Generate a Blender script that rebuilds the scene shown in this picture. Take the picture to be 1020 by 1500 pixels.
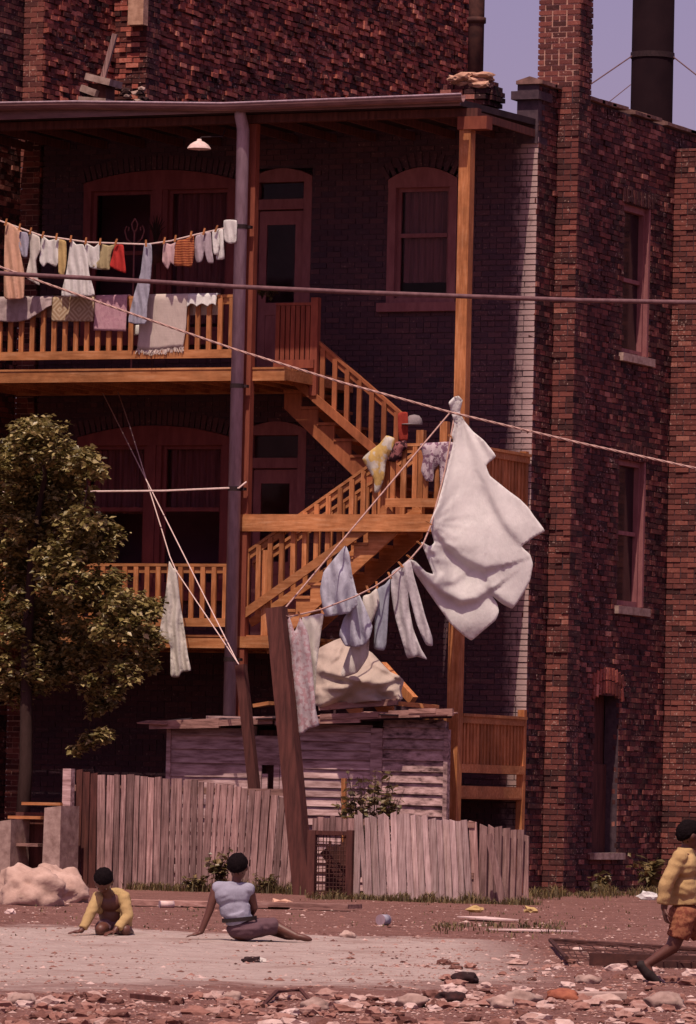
import bpy, bmesh, math, random
from mathutils import Vector, Matrix, noise, geometry

for o in list(bpy.data.objects): bpy.data.objects.remove(o, do_unlink=True)
scn = bpy.context.scene
COL = scn.collection
rnd = random.Random(11)
V = Vector

# ------------------------------------------------------------------ camera
FPX = 8333.3                                   # 200 mm on a 36 mm tall frame of 1500 px
YAW, ROLL, PITCH = math.radians(24), math.radians(1.3), math.atan(418 / FPX)
CAM = V((32.3, -75.04, 1.3))
f0 = V((-math.sin(YAW), math.cos(YAW), 0)); r0 = V((math.cos(YAW), math.sin(YAW), 0)); Z = V((0, 0, 1))
fwd = f0 * math.cos(PITCH) + Z * math.sin(PITCH); u0 = r0.cross(fwd)
RR = r0 * math.cos(ROLL) + u0 * math.sin(ROLL); UU = u0 * math.cos(ROLL) - r0 * math.sin(ROLL)
cd = bpy.data.cameras.new('camera'); cam = bpy.data.objects.new('camera', cd); COL.objects.link(cam)
cd.sensor_fit = 'VERTICAL'; cd.sensor_height = 36; cd.sensor_width = 24.48; cd.lens = 200
cd.clip_start = 1; cd.clip_end = 5000
M = Matrix((RR, UU, -fwd)).transposed().to_4x4(); M.translation = CAM
cam.matrix_world = M
scn.camera = cam

# ------------------------------------------------------------------ light
SUN_DIR = V((-0.36, 2.05, -4.4)).normalized()           # the way the light travels
w = bpy.data.worlds.new('World'); scn.world = w; w.use_nodes = True
nt = w.node_tree; bgn = nt.nodes['Background']
sky = nt.nodes.new('ShaderNodeTexSky'); sky.sky_type = 'NISHITA'; sky.sun_disc = False
sky.sun_elevation = math.asin(-SUN_DIR.z); sky.sun_rotation = math.atan2(-SUN_DIR.x, -SUN_DIR.y)
sky.dust_density = 2.5; sky.air_density = 1.0
tint = nt.nodes.new('ShaderNodeMix'); tint.data_type = 'RGBA'; tint.blend_type = 'MULTIPLY'
tint.inputs[0].default_value = 1; tint.inputs[7].default_value = SKY_TINT = (1.17, 0.70, 0.90, 1)
nt.links.new(sky.outputs[0], tint.inputs[6]); nt.links.new(tint.outputs[2], bgn.inputs[0])
bgn.inputs[1].default_value = 0.10
sl = bpy.data.lights.new('sun', 'SUN'); sl.energy = 4.6; sl.angle = math.radians(0.5); sl.color = (1.0, 0.83, 0.68)
so = bpy.data.objects.new('sun', sl); COL.objects.link(so)
so.rotation_euler = (-SUN_DIR).to_track_quat('Z', 'Y').to_euler(); so.location = (10, -40, 60)
scn.view_settings.view_transform = 'Standard'; scn.view_settings.look = 'None'
scn.view_settings.exposure = 0.04; scn.view_settings.gamma = 1
scn.cycles.max_bounces = 6; scn.cycles.diffuse_bounces = 4

# ------------------------------------------------------------------ photo pixel -> place
def ray(px, py): return fwd + RR * ((px - 510) / FPX) - UU * ((py - 750) / FPX)
def P(px, py, y):
    d = ray(px, py); return CAM + d * ((y - CAM.y) / d.y)
def PX(px, py, x):
    d = ray(px, py); return CAM + d * ((x - CAM.x) / d.x)
def G(px, py, z=0.0):
    d = ray(px, py); return CAM + d * ((z - CAM.z) / d.z)

# ------------------------------------------------------------------ materials
def lk(t, a, b): t.links.new(a, b)
def new_mat(name):
    m = bpy.data.materials.new(name); m.use_nodes = True
    t = m.node_tree; return m, t, t.nodes['Principled BSDF']
def nnoise(t, scale, detail=4, vec=None, rough=.6):
    n = t.nodes.new('ShaderNodeTexNoise'); n.inputs['Scale'].default_value = scale
    n.inputs['Detail'].default_value = detail; n.inputs['Roughness'].default_value = rough
    if vec is not None: lk(t, vec, n.inputs['Vector'])
    return n
def ramp(t, fac, stops):
    r = t.nodes.new('ShaderNodeValToRGB'); e = r.color_ramp.elements
    while len(e) < len(stops): e.new(0.5)
    for k, (p, c) in enumerate(stops): e[k].position = p; e[k].color = (*c, 1)
    lk(t, fac, r.inputs[0]); return r
def mixc(t, fac, a, b, mode='MIX'):
    m = t.nodes.new('ShaderNodeMix'); m.data_type = 'RGBA'; m.blend_type = mode
    for s, v in ((m.inputs[0], fac), (m.inputs[6], a), (m.inputs[7], b)):
        if hasattr(v, 'is_linked'): lk(t, v, s)
        elif isinstance(v, (int, float)): s.default_value = v
        else: s.default_value = (*v, 1)
    return m.outputs[2]
def math_(t, op, a, b=None, clamp=False):
    m = t.nodes.new('ShaderNodeMath'); m.operation = op; m.use_clamp = clamp
    for s, v in ((m.inputs[0], a), (m.inputs[1], b)):
        if v is None: continue
        if hasattr(v, 'is_linked'): lk(t, v, s)
        else: s.default_value = v
    return m.outputs[0]
def pos(t, scale=(1, 1, 1)):
    g = t.nodes.new('ShaderNodeNewGeometry'); m = t.nodes.new('ShaderNodeVectorMath'); m.operation = 'MULTIPLY'
    lk(t, g.outputs['Position'], m.inputs[0]); m.inputs[1].default_value = scale; return m.outputs[0]
def bump(t, b, h, dist=.004, strength=1):
    n = t.nodes.new('ShaderNodeBump'); n.inputs['Distance'].default_value = dist; n.inputs['Strength'].default_value = strength
    lk(t, h, n.inputs['Height']); lk(t, n.outputs[0], b.inputs['Normal'])
def mat(name, c1, c2=None, scale=6, stretch=(1, 1, 1), rough=.85, bmp=.003, rand=.0, spec=.13, c3=None, metal=0, dirt=0):
    m, t, b = new_mat(name); c2 = c2 or tuple(x * .7 for x in c1)
    n = nnoise(t, scale, 5, pos(t, stretch))
    st = [(.32, c2), (.68, c1)] if c3 is None else [(.3, c2), (.55, c1), (.74, c3)]
    col = ramp(t, n.outputs[0], st).outputs[0]
    if dirt:                                    # worn, stained patches
        dn = nnoise(t, 1.3, 6, pos(t), .7); dk = ramp(t, dn.outputs[0], [(.36, (1 - dirt,) * 3), (.60, (1, 1, 1))]).outputs[0]
        col = mixc(t, 1.0, col, dk, 'MULTIPLY')
    if rand:
        oi = t.nodes.new('ShaderNodeObjectInfo')
        v = math_(t, 'MULTIPLY_ADD', oi.outputs['Random'], rand * 2); t.nodes[-1].inputs[2].default_value = 1 - rand
        h = t.nodes.new('ShaderNodeVectorMath'); h.operation = 'SCALE'; lk(t, col, h.inputs[0]); lk(t, v, h.inputs[3]); col = h.outputs[0]
    lk(t, col, b.inputs['Base Color']); b.inputs['Roughness'].default_value = rough
    b.inputs['Specular IOR Level'].default_value = spec; b.inputs['Metallic'].default_value = metal
    if bmp: bump(t, b, n.outputs[0], bmp)
    return m
def brick_mat(name, stops, white=None, var=1.0, fleck=.75):
    m, t, b = new_mat(name)
    a = t.nodes.new('ShaderNodeAttribute'); a.attribute_name = 'tone'
    n = nnoise(t, 22, 5, pos(t)); big = nnoise(t, .9, 4, pos(t))
    f = math_(t, 'ADD', math_(t, 'ADD', math_(t, 'MULTIPLY', math_(t, 'SUBTRACT', a.outputs['Fac'], .5), var), .5), math_(t, 'MULTIPLY', math_(t, 'SUBTRACT', n.outputs[0], .5), .5))
    f = math_(t, 'ADD', f, math_(t, 'MULTIPLY', math_(t, 'SUBTRACT', big.outputs[0], .5), .7), True)
    col = ramp(t, f, stops).outputs[0]
    if white:                                   # pale patchy tone by the wall corner, painted in for sunlight
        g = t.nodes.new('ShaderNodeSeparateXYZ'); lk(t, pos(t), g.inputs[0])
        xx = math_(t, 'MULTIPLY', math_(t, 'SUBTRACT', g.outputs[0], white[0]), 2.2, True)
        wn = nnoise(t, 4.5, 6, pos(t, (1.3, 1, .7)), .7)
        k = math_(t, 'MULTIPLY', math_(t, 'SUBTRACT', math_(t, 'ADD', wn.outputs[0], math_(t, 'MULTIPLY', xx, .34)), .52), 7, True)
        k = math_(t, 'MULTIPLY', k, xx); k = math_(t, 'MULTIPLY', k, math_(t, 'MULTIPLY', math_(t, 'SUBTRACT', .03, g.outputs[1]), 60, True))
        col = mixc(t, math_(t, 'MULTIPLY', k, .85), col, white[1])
    if fleck:                                   # lime flecks and mortar smears
        fn = nnoise(t, 26, 3, pos(t)); fm = nnoise(t, 1.7, 3, pos(t))
        k = math_(t, 'MULTIPLY', math_(t, 'SUBTRACT', math_(t, 'ADD', fn.outputs[0], math_(t, 'MULTIPLY', fm.outputs[0], .35)), .80), 9, True)
        col = mixc(t, math_(t, 'MULTIPLY', k, fleck), col, (.48, .33, .28))
    lk(t, col, b.inputs['Base Color']); b.inputs['Roughness'].default_value = .9; b.inputs['Specular IOR Level'].default_value = .2
    bump(t, b, n.outputs[0], .005); return m

MT = {}
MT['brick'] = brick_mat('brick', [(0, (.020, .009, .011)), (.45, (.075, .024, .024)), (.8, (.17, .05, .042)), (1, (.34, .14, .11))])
MT['brick_front'] = brick_mat('brick_front', [(0, (.040, .026, .040)), (.5, (.072, .036, .046)), (1, (.11, .050, .055))], (1.30, (.50, .36, .34)), .6, .3)  # pale corner stands in for sunlight, violet base for porch shade
MT['brick_chim'] = brick_mat('brick_chimney', [(0, (.045, .018, .018)), (.45, (.125, .038, .034)), (.85, (.21, .066, .052)), (1, (.32, .13, .10))])
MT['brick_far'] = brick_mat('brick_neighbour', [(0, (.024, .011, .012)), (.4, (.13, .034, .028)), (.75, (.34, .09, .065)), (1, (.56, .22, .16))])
MT['mortar'] = mat('mortar', (.085, .054, .064), (.042, .027, .036), 9, bmp=.004)
MT['mortar_lt'] = mat('mortar_light', (.46, .27, .21), (.30, .16, .125), 12, bmp=.004)
MT['stone'] = mat('stone', (.42, .30, .26), (.22, .14, .12), 8, bmp=.006, rand=.12)
MT['coping'] = mat('coping', (.22, .12, .10), (.08, .045, .04), 7, bmp=.006, rand=.2)
MT['wood_v'] = mat('cedar_vertical', (.45, .178, .072), (.30, .108, .041), 3, (9, 9, 1), .75, .003, .24, c3=(.56, .27, .14), dirt=.4)
MT['wood_h'] = mat('cedar_horizontal', (.49, .205, .085), (.35, .13, .05), 3, (1, 9, 9), .75, .003, .16, c3=(.58, .29, .15), dirt=.42)
MT['wood_shade'] = mat('shaded_porch_wood', (.36, .125, .055), (.25, .08, .036), 3, (5, 5, 1), .75, .002, .2, dirt=.4)  # cedar darkened to stand in for shade on the upper flight
MT['wood_deep'] = mat('porch_red_paint', (.24, .07, .042), (.16, .042, .028), 3, (5, 5, 1), .7, .002, .12)
MT['frame'] = mat('frame_paint', (.21, .062, .062), (.14, .040, .042), 5, (2, 2, .6), .6, .002, .06)
MT['frame_lt'] = mat('frame_paint_pale', (.27, .115, .115), (.19, .07, .075), 5, (2, 2, .6), .6, .002, .06)
MT['curtain'] = mat('curtain', (.32, .17, .16), (.16, .08, .08), 3, (9, 1, .4), .9, .01)
MT['glass'] = mat('window_glass', (.016, .010, .013), (.010, .007, .010), 2, rough=.12, bmp=0, spec=.5)
MT['pipe'] = mat('galvanised_pipe', (.36, .26, .30), (.22, .15, .175), 4, (4, 4, .8), .45, .001, spec=.5)
MT['gutter'] = mat('gutter_metal', (.21, .10, .095), (.10, .045, .045), 3, (1, 5, 5), .45, .001, spec=.5)
MT['roof'] = mat('tar_roof', (.045, .027, .032), (.022, .014, .018), 5, bmp=.006)
MT['grey_wood_v'] = mat('weathered_board', (.34, .205, .19), (.15, .08, .075), 3.2, (14, 14, .9), .9, .004, .40, c3=(.48, .32, .29), dirt=.35)
MT['sunlit'] = mat('sunlit_board', (.52, .37, .355), (.28, .175, .165), 3.2, (14, 14, .9), .9, .004, .28, c3=(.64, .49, .46), dirt=.3)  # paler copy of the weathered board, standing in for stronger sun
MT['stack'] = mat('sooty_stack', (.016, .008, .010), (.010, .005, .007), .6, bmp=0, spec=.03)
MT['tan_stone'] = mat('tan_stone', (.52, .31, .22), (.30, .16, .11), 8, bmp=.008)
MT['clap'] = mat('peeling_paint', (.40, .265, .26), (.15, .075, .07), 5, (.6, 3, 4), .85, .004, .16, c3=(.56, .40, .385))
MT['clap_bad'] = mat('badly_peeling_paint', (.34, .22, .21), (.05, .026, .026), 6, (1.1, 3, 3.2), .9, .006, .16, c3=(.48, .34, .33))
MT['old_wood'] = mat('old_timber', (.115, .042, .035), (.05, .020, .018), 3, (7, 7, .8), .85, .006, .12)
MT['old_wood_h'] = mat('old_plank', (.30, .165, .14), (.12, .06, .052), 3, (1.2, 7, 7), .9, .005, .2, c3=(.40, .25, .22))
MT['black'] = mat('dark_iron', (.035, .02, .022), (.02, .012, .013), 8, rough=.6)
MT['rust'] = mat('rusty_iron', (.085, .035, .028), (.035, .016, .016), 9, rough=.8, bmp=.004)
MT['cable'] = mat('cable', (.16, .085, .09), (.10, .05, .055), 12, rough=.6, bmp=0)
MT['rope'] = mat('rope', (.46, .30, .26), (.30, .18, .16), 20, rough=.9, bmp=0)
MT['rope_w'] = mat('white_cord', (.66, .5, .47), (.5, .36, .33), 20, rough=.8, bmp=0)
MT['bark'] = mat('bark', (.045, .025, .022), (.035, .018, .016), 6, (3, 3, 1), .9, .01)
MT['skin'] = mat('dark_skin', (.105, .038, .026), (.085, .03, .021), 20, rough=.5, bmp=.0005, spec=.4)
MT['hair'] = mat('hair', (.012, .008, .009), (.006, .004, .005), 90, rough=.95, bmp=.01, spec=.02)
MT['eye'] = mat('eye', (.5, .42, .4), (.45, .38, .36), 5, rough=.3, bmp=0)
MT['shoe'] = mat('shoe', (.03, .02, .02), (.02, .014, .014), 15, rough=.7)

def cloth_mat(name, c, kind='plain', c2=None, sc=10, trans=.22):
    m, t, b = new_mat(name); n = nnoise(t, 5, 4, pos(t))
    col = ramp(t, n.outputs[0], [(.3, tuple(x * .86 for x in c)), (.7, c)]).outputs[0]
    if kind == 'print':
        v = nnoise(t, sc, 2, pos(t)); k = ramp(t, v.outputs[0], [(.50, (0, 0, 0)), (.56, (1, 1, 1))]).outputs[0]
        col = mixc(t, k, col, c2)
    elif kind == 'stripe':
        wv = t.nodes.new('ShaderNodeTexWave'); wv.bands_direction = 'Z'; wv.inputs['Scale'].default_value = sc
        wv.inputs['Distortion'].default_value = 1.5; lk(t, pos(t), wv.inputs['Vector'])
        col = mixc(t, ramp(t, wv.outputs[0], [(.45, (0, 0, 0)), (.6, (1, 1, 1))]).outputs[0], col, c2)
    elif kind == 'medallion':                  # rows of woven diamonds
        sx = t.nodes.new('ShaderNodeSeparateXYZ'); lk(t, pos(t), sx.inputs[0])
        a = math_(t, 'PINGPONG', math_(t, 'ADD', sx.outputs[0], .06), .155); c_ = math_(t, 'PINGPONG', math_(t, 'ADD', sx.outputs[2], .035), .155)
        s_ = math_(t, 'ADD', a, c_); k = math_(t, 'PINGPONG', s_, .035)
        col = mixc(t, ramp(t, math_(t, 'MULTIPLY', k, 28), [(.3, (0, 0, 0)), (.6, (1, 1, 1))]).outputs[0], col, c2)
    lk(t, col, b.inputs['Base Color']); b.inputs['Roughness'].default_value = .95; b.inputs['Specular IOR Level'].default_value = .1
    fine = nnoise(t, 11, 5, pos(t, (1.6, 1.6, .6)), .65); bump(t, b, fine.outputs[0], .012)
    # thin cloth lets some light through
    tr = t.nodes.new('ShaderNodeBsdfTranslucent'); mx = t.nodes.new('ShaderNodeMixShader'); mx.inputs[0].default_value = trans
    lk(t, col, tr.inputs[0]); lk(t, b.outputs[0], mx.inputs[1]); lk(t, tr.outputs[0], mx.inputs[2])
    lk(t, mx.outputs[0], t.nodes['Material Output'].inputs[0]); return m
def leaf_mat(name, c1, c2, c3):
    m, t, b = new_mat(name)
    a = t.nodes.new('ShaderNodeAttribute'); a.attribute_name = 'tone'
    col = ramp(t, a.outputs['Fac'], [(0, c2), (.5, c1), (1, c3)]).outputs[0]
    lk(t, col, b.inputs['Base Color']); b.inputs['Roughness'].default_value = .42; b.inputs['Specular IOR Level'].default_value = .5
    tr = t.nodes.new('ShaderNodeBsdfTranslucent'); mx = t.nodes.new('ShaderNodeMixShader'); mx.inputs[0].default_value = .25
    lk(t, col, tr.inputs[0]); lk(t, b.outputs[0], mx.inputs[1]); lk(t, tr.outputs[0], mx.inputs[2])
    lk(t, mx.outputs[0], t.nodes['Material Output'].inputs[0]); return m
MT['leaf'] = leaf_mat('pear_leaf', (.18, .14, .042), (.075, .062, .02), (.42, .33, .15))
MT['weed'] = leaf_mat('weed_leaf', (.11, .085, .032), (.055, .042, .018), (.24, .17, .075))

# ------------------------------------------------------------------ mesh building
WM = {}
def setup(o, parent=None, label=None, cat=None, group=None, kind=None):
    COL.objects.link(o)
    if parent is not None:
        o.parent = parent; o.matrix_parent_inverse = WM[parent.name].inverted()
    if label: o['label'] = label
    if cat: o['category'] = cat
    if group: o['group'] = group
    if kind: o['kind'] = kind
    WM[o.name] = o.matrix_basis.copy()
    return o
def thing(name, label, cat, loc, group=None):
    o = bpy.data.objects.new(name, None); o.location = loc; o.empty_display_size = .2
    return setup(o, None, label, cat, group)
class MB:
    def __init__(s): s.v = []; s.f = []; s.t = []; s.smooth = False
    def add(s, vs, fs, tone=None):
        b = len(s.v); s.v += [tuple(x) for x in vs]; s.f += [tuple(i + b for i in f) for f in fs]
        s.t += [tone or 0.0] * len(fs); return s
    def obox(s, c, ax, tone=None, back=True):
        a, b, d = ax; c = V(c)
        vs = [c + a * i + b * j + d * k for i in (-1, 1) for j in (-1, 1) for k in (-1, 1)]
        fs = [(0, 1, 3, 2), (4, 6, 7, 5), (0, 4, 5, 1), (2, 3, 7, 6), (1, 5, 7, 3)]
        if back: fs.append((0, 2, 6, 4))
        return s.add(vs, fs, tone)
    def box(s, x0, x1, y0, y1, z0, z1, tone=None):
        return s.obox(((x0 + x1) / 2, (y0 + y1) / 2, (z0 + z1) / 2),
                      (V(((x1 - x0) / 2, 0, 0)), V((0, (y1 - y0) / 2, 0)), V((0, 0, (z1 - z0) / 2))), tone)
    def beam(s, p, q, wd, ht, up=(0, 0, 1)):
        p, q = V(p), V(q); d = q - p; sd = d.cross(V(up)).normalized(); u = sd.cross(d).normalized()
        return s.obox((p + q) / 2, (d / 2, sd * wd / 2, u * ht / 2))
    def tube(s, pts, r, n=8, cap=True):
        pts = [V(p) for p in pts]; rs = r if isinstance(r, (list, tuple)) else [r] * len(pts)
        vs = []; ref = None
        for k, p in enumerate(pts):
            d = (pts[min(k + 1, len(pts) - 1)] - pts[max(k - 1, 0)]).normalized()
            if ref is None: ref = V((1, 0, 0)) if abs(d.x) < .8 else V((0, 1, 0))
            a = d.cross(ref).normalized(); b = d.cross(a).normalized(); ref = b.cross(d).normalized() if False else ref
            for i in range(n):
                an = 2 * math.pi * i / n; vs.append(p + (a * math.cos(an) + b * math.sin(an)) * rs[k])
        fs = []
        for k in range(len(pts) - 1):
            for i in range(n):
                j = (i + 1) % n; fs.append((k * n + i, (k + 1) * n + i, (k + 1) * n + j, k * n + j))
        if cap: fs += [tuple(range(n))[::1], tuple((len(pts) - 1) * n + i for i in range(n))[::-1]]
        return s.add(vs, fs)
    def prism(s, poly, off):                   # polygon (3D points) pushed by off
        n = len(poly); off = V(off); vs = [V(p) for p in poly] + [V(p) + off for p in poly]
        fs = [tuple(range(n))[::-1], tuple(range(n, 2 * n))] + [(i, (i + 1) % n, n + (i + 1) % n, n + i) for i in range(n)]
        return s.add(vs, fs)
    def lathe(s, c, prof, n=14):
        c = V(c); vs = []
        for r, z in prof: vs += [c + V((r * math.cos(2 * math.pi * i / n), r * math.sin(2 * math.pi * i / n), z)) for i in range(n)]
        fs = [(k * n + i, k * n + (i + 1) % n, (k + 1) * n + (i + 1) % n, (k + 1) * n + i) for k in range(len(prof) - 1) for i in range(n)]
        return s.add(vs, fs)
    def blob(s, c, r, seed=0, rough=.2, sub=2, flat=None):
        bm = bmesh.new(); bmesh.ops.create_icosphere(bm, subdivisions=sub, radius=1)
        r = V(r) if hasattr(r, '__len__') else V((r, r, r)); c = V(c); vs = []
        for v in bm.verts:
            k = 1 + rough * noise.noise(v.co * 1.7 + V((seed * 3.1, seed * 1.7, 0))) + rough * .5 * noise.noise(v.co * 4 + V((0, seed * 2.3, 5)))
            p = V((v.co.x * r.x * k, v.co.y * r.y * k, v.co.z * r.z * k))
            if flat is not None: p.z = max(p.z, -flat)
            vs.append(c + p)
        fs = [tuple(v.index for v in f.verts) for f in bm.faces]; bm.free(); return s.add(vs, fs)
    def mesh(s, name, m, tone=False):
        me = bpy.data.meshes.new(name); me.from_pydata(s.v, [], s.f)
        if tone:
            at = me.attributes.new('tone', 'FLOAT', 'FACE'); at.data.foreach_set('value', s.t)
        me.materials.append(MT[m] if isinstance(m, str) else m)
        if s.smooth: me.polygons.foreach_set('use_smooth', [True] * len(me.polygons))
        me.update(); return me
    def build(s, name, m, parent=None, label=None, cat=None, group=None, kind=None, tone=False):
        return setup(bpy.data.objects.new(name, s.mesh(name, m, tone)), parent, label, cat, group, kind)
def fix(o):                                    # consistent outward normals
    bm = bmesh.new(); bm.from_mesh(o.data); bmesh.ops.recalc_face_normals(bm, faces=bm.faces); bm.to_mesh(o.data); bm.free(); return o
SHARED = {}
def inst(key, maker, name, m, loc, parent, rotz=0):
    if key not in SHARED: SHARED[key] = maker().mesh(name, m)
    o = bpy.data.objects.new(name, SHARED[key]); o.location = loc; o.rotation_euler = (0, 0, rotz)
    return setup(o, parent)

# ------------------------------------------------------------------ brick walls
CH, BL = .08, .222                   # course height, brick pitch, joint
def bricks_for(W, z0, z1, openings=(), push=.006, seed=0, clump=1.0, u_off=0.0, JT=.013):
    r = random.Random(seed); out = []
    k0 = int(z0 / CH); k = 0
    z = k0 * CH
    while z < z1:
        off = (BL / 2 if (k0 + k) % 2 else 0) - BL
        header = (k0 + k) % 7 == 3
        bl = BL / 2 if header else BL
        u = off; lead = False
        while u < W:
            if u < 0 and u + bl < .075: u += bl; lead = True; continue
            a, b = (0 if lead else max(u, 0)) + JT / 2, (W if W - u - bl < .075 else min(u + bl, W)) - JT / 2; lead = False
            if a > W - .075: break
            segs = [(a, b)]
            for (o0, o1, q0, q1) in openings:
                if z + CH * .6 > q0 and z + CH * .4 < q1:
                    ns = []
                    for (s0, s1) in segs:
                        if s1 <= o0 or s0 >= o1: ns.append((s0, s1)); continue
                        if s0 < o0: ns.append((s0, o0))
                        if s1 > o1: ns.append((o1, s1))
                    segs = ns
            for (s0, s1) in segs:
                if s1 - s0 > .04:
                    zz0 = max(z, z0) + JT / 2; zz1 = min(z + CH, z1) - JT / 2
                    if zz1 - zz0 > .02:
                        t = min(1, max(0, r.betavariate(2.0, 2.4)))
                        ps = max(-.9 * push, r.gauss(0, push))
                        if r.random() < .03 * clump: ps += push * 1.5
                        out.append(((s0 + s1) / 2, (zz0 + zz1) / 2, (s1 - s0) / 2, (zz1 - zz0) / 2, ps, r.gauss(0, push * 1.2), r.gauss(0, push * 1.5), t))
            u += bl
        k += 1; z = (k0 + k) * CH
    return out
def wall_backing(mb, O, U, N, W, z0, z1, openings, depth=.010):
    us = sorted({.03, W - .03, *[min(max(v, 0), W) for o in openings for v in o[:2]]}); zs = sorted({z0, z1, *[min(max(v, z0), z1) for o in openings for v in o[2:]]})
    for a, b in zip(us, us[1:]):
        for c, d in zip(zs, zs[1:]):
            mu, mz = (a + b) / 2, (c + d) / 2
            if any(o[0] < mu < o[1] and o[2] < mz < o[3] for o in openings): continue
            q = [O + U * a - N * depth + Z * c, O + U * b - N * depth + Z * c, O + U * b - N * depth + Z * d, O + U * a - N * depth + Z * d]
            mb.prism(q, -N * .22)
BR_CACHE = {}
def brick_wall(parent, O, U, N, W, z0, z1, openings=(), mat_='brick', mortar='mortar', push=.006, seed=0, pick=None, npick=0, clump=1.0, name='wall'):
    """part 'wall' (mortar backing) with sub-parts: picked bricks singly, the rest joined as stuff"""
    O, U, N = V(O), V(U), V(N)
    mb = MB(); wall_backing(mb, O, U, N, W, z0, z1, openings, .008 + push)
    wl = mb.build(name, mortar, parent)
    L = bricks_for(W, z0, z1, openings, push, seed, clump)
    def key(b): return pick(O + U * b[0] + Z * b[1])
    single = set()
    if pick and npick:
        idx = [i for i in range(len(L)) if key(L[i])]
        single = set(random.Random(seed).sample(idx, min(npick, len(idx))) if len(idx) > npick else idx)
    rest = MB(); TH = .05
    for i, (u, z, hu, hz, ps, tu, tz, t) in enumerate(L):
        c = O + U * u + Z * z + N * (ps - TH)
        n2 = (N + U * tu / .11 * .5 + Z * tz / .04 * .3).normalized()
        if i in single:
            kk = (round(hu * 2, 2), round(hz, 3), int(t * 9.99), mat_)
            if kk not in BR_CACHE:
                BR_CACHE[kk] = MB().obox((0, 0, 0), (V((kk[0] / 2, 0, 0)), V((0, 0, kk[1])), V((0, -TH, 0))), (kk[2] + .5) / 10).mesh('brick', mat_, True)
            o = bpy.data.objects.new('brick', BR_CACHE[kk])
            yv = -n2; xv = (U - n2 * U.dot(n2)).normalized(); zv = xv.cross(yv).normalized()
            m = Matrix((xv, yv, zv)).transposed().to_4x4(); m.translation = c; o.matrix_basis = m
            setup(o, wl)
        else:
            rest.obox(c, (U * hu, Z * hz, n2 * TH), t, back=False)
    rest.build('brickwork', mat_, wl, kind='stuff', tone=True)
    return wl

# =================================================================== GROUND
def ground_h(x, y):
    p = V((x, y, 0)); d = (p - V((CAM.x, CAM.y, 0))).dot(f0)
    h = .05 * noise.noise(V((x * .35, y * .35, 0))) + .025 * noise.noise(V((x * 1.3, y * 1.3, 3)))
    k = min(1, max(0, (62 - d) / 6))
    return h * k + .012 * noise.noise(V((x * 2.1, y * 2.1, 7)))
def ground_mat():
    m, t, b = new_mat('bare_lot'); p = pos(t)
    dt = t.nodes.new('ShaderNodeVectorMath'); dt.operation = 'DOT_PRODUCT'; lk(t, p, dt.inputs[0]); dt.inputs[1].default_value = f0
    dr = t.nodes.new('ShaderNodeVectorMath'); dr.operation = 'DOT_PRODUCT'; lk(t, p, dr.inputs[0]); dr.inputs[1].default_value = r0
    base = V((CAM.x, CAM.y, 0)).dot(f0); br = V((CAM.x, CAM.y, 0)).dot(r0)
    d = math_(t, 'SUBTRACT', dt.outputs['Value'], base); s = math_(t, 'SUBTRACT', dr.outputs['Value'], br)
    wob = nnoise(t, .55, 5, p); wob2 = nnoise(t, 2.6, 5, p)
    dd = math_(t, 'ADD', d, math_(t, 'MULTIPLY', math_(t, 'SUBTRACT', wob.outputs[0], .5), 5.0))
    dd = math_(t, 'ADD', dd, math_(t, 'MULTIPLY', math_(t, 'SUBTRACT', wob2.outputs[0], .5), 3.2))
    near = math_(t, 'MULTIPLY', math_(t, 'SUBTRACT', dd, math_(t, 'MULTIPLY_ADD', s, 1.05)), .55, True)   # near border, retreating to the right
    for n in t.nodes:
        if n.type == 'MATH' and n.operation == 'MULTIPLY_ADD': n.inputs[2].default_value = 38.6
    far = math_(t, 'MULTIPLY', math_(t, 'SUBTRACT', 53.4, dd), .9, True)
    rgt = math_(t, 'MULTIPLY', math_(t, 'SUBTRACT', 1.8, s), 1.2, True)
    k = math_(t, 'MULTIPLY', math_(t, 'MULTIPLY', near, far), rgt)
    n1 = nnoise(t, 7, 6, p, .7); n2 = nnoise(t, 40, 4, p, .7); n3 = nnoise(t, 1.4, 4, p)
    soil = ramp(t, n1.outputs[0], [(.28, (.075, .030, .025)), (.5, (.165, .074, .060)), (.72, (.27, .14, .118))]).outputs[0]
    soil = mixc(t, ramp(t, n3.outputs[0], [(.4, (0, 0, 0)), (.65, (1, 1, 1))]).outputs[0], soil, (.205, .098, .081))
    soil = mixc(t, ramp(t, n2.outputs[0], [(.55, (0, 0, 0)), (.68, (.7, .7, .7))]).outputs[0], soil, (.36, .235, .21))
    sand = ramp(t, n1.outputs[0], [(.26, (.27, .175, .15)), (.42, (.40, .305, .275)), (.7, (.48, .385, .35))]).outputs[0]
    sand = mixc(t, ramp(t, n2.outputs[0], [(.30, (.6, .6, .6)), (.40, (0, 0, 0))]).outputs[0], sand, (.24, .125, .105))
    sand = mixc(t, ramp(t, n3.outputs[0], [(.50, (0, 0, 0)), (.72, (.75, .75, .75))]).outputs[0], sand, (.27, .17, .145))
    col = mixc(t, k, soil, sand)
    lk(t, col, b.inputs['Base Color']); b.inputs['Roughness'].default_value = .95; b.inputs['Specular IOR Level'].default_value = .15
    hs = math_(t, 'ADD', math_(t, 'MULTIPLY', n1.outputs[0], 1.0), math_(t, 'MULTIPLY', n2.outputs[0], .35)); rut = nnoise(t, 2.2, 4, pos(t)); hs = math_(t, 'ADD', hs, math_(t, 'MULTIPLY', rut.outputs[0], 1.6)); bump(t, b, hs, .06)
    return m
MT['ground'] = ground_mat()
gm = MB(); gm.smooth = True
NU, ND = 90, 130
ds = [26 + 70 * (i / ND) for i in range(ND + 1)]; us = [-12 + 24 * j / NU for j in range(NU + 1)]
dl = [-400, -60] + ds + [160, 900]; ul = [-700, -60] + us + [60, 700]
gv = []
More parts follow.
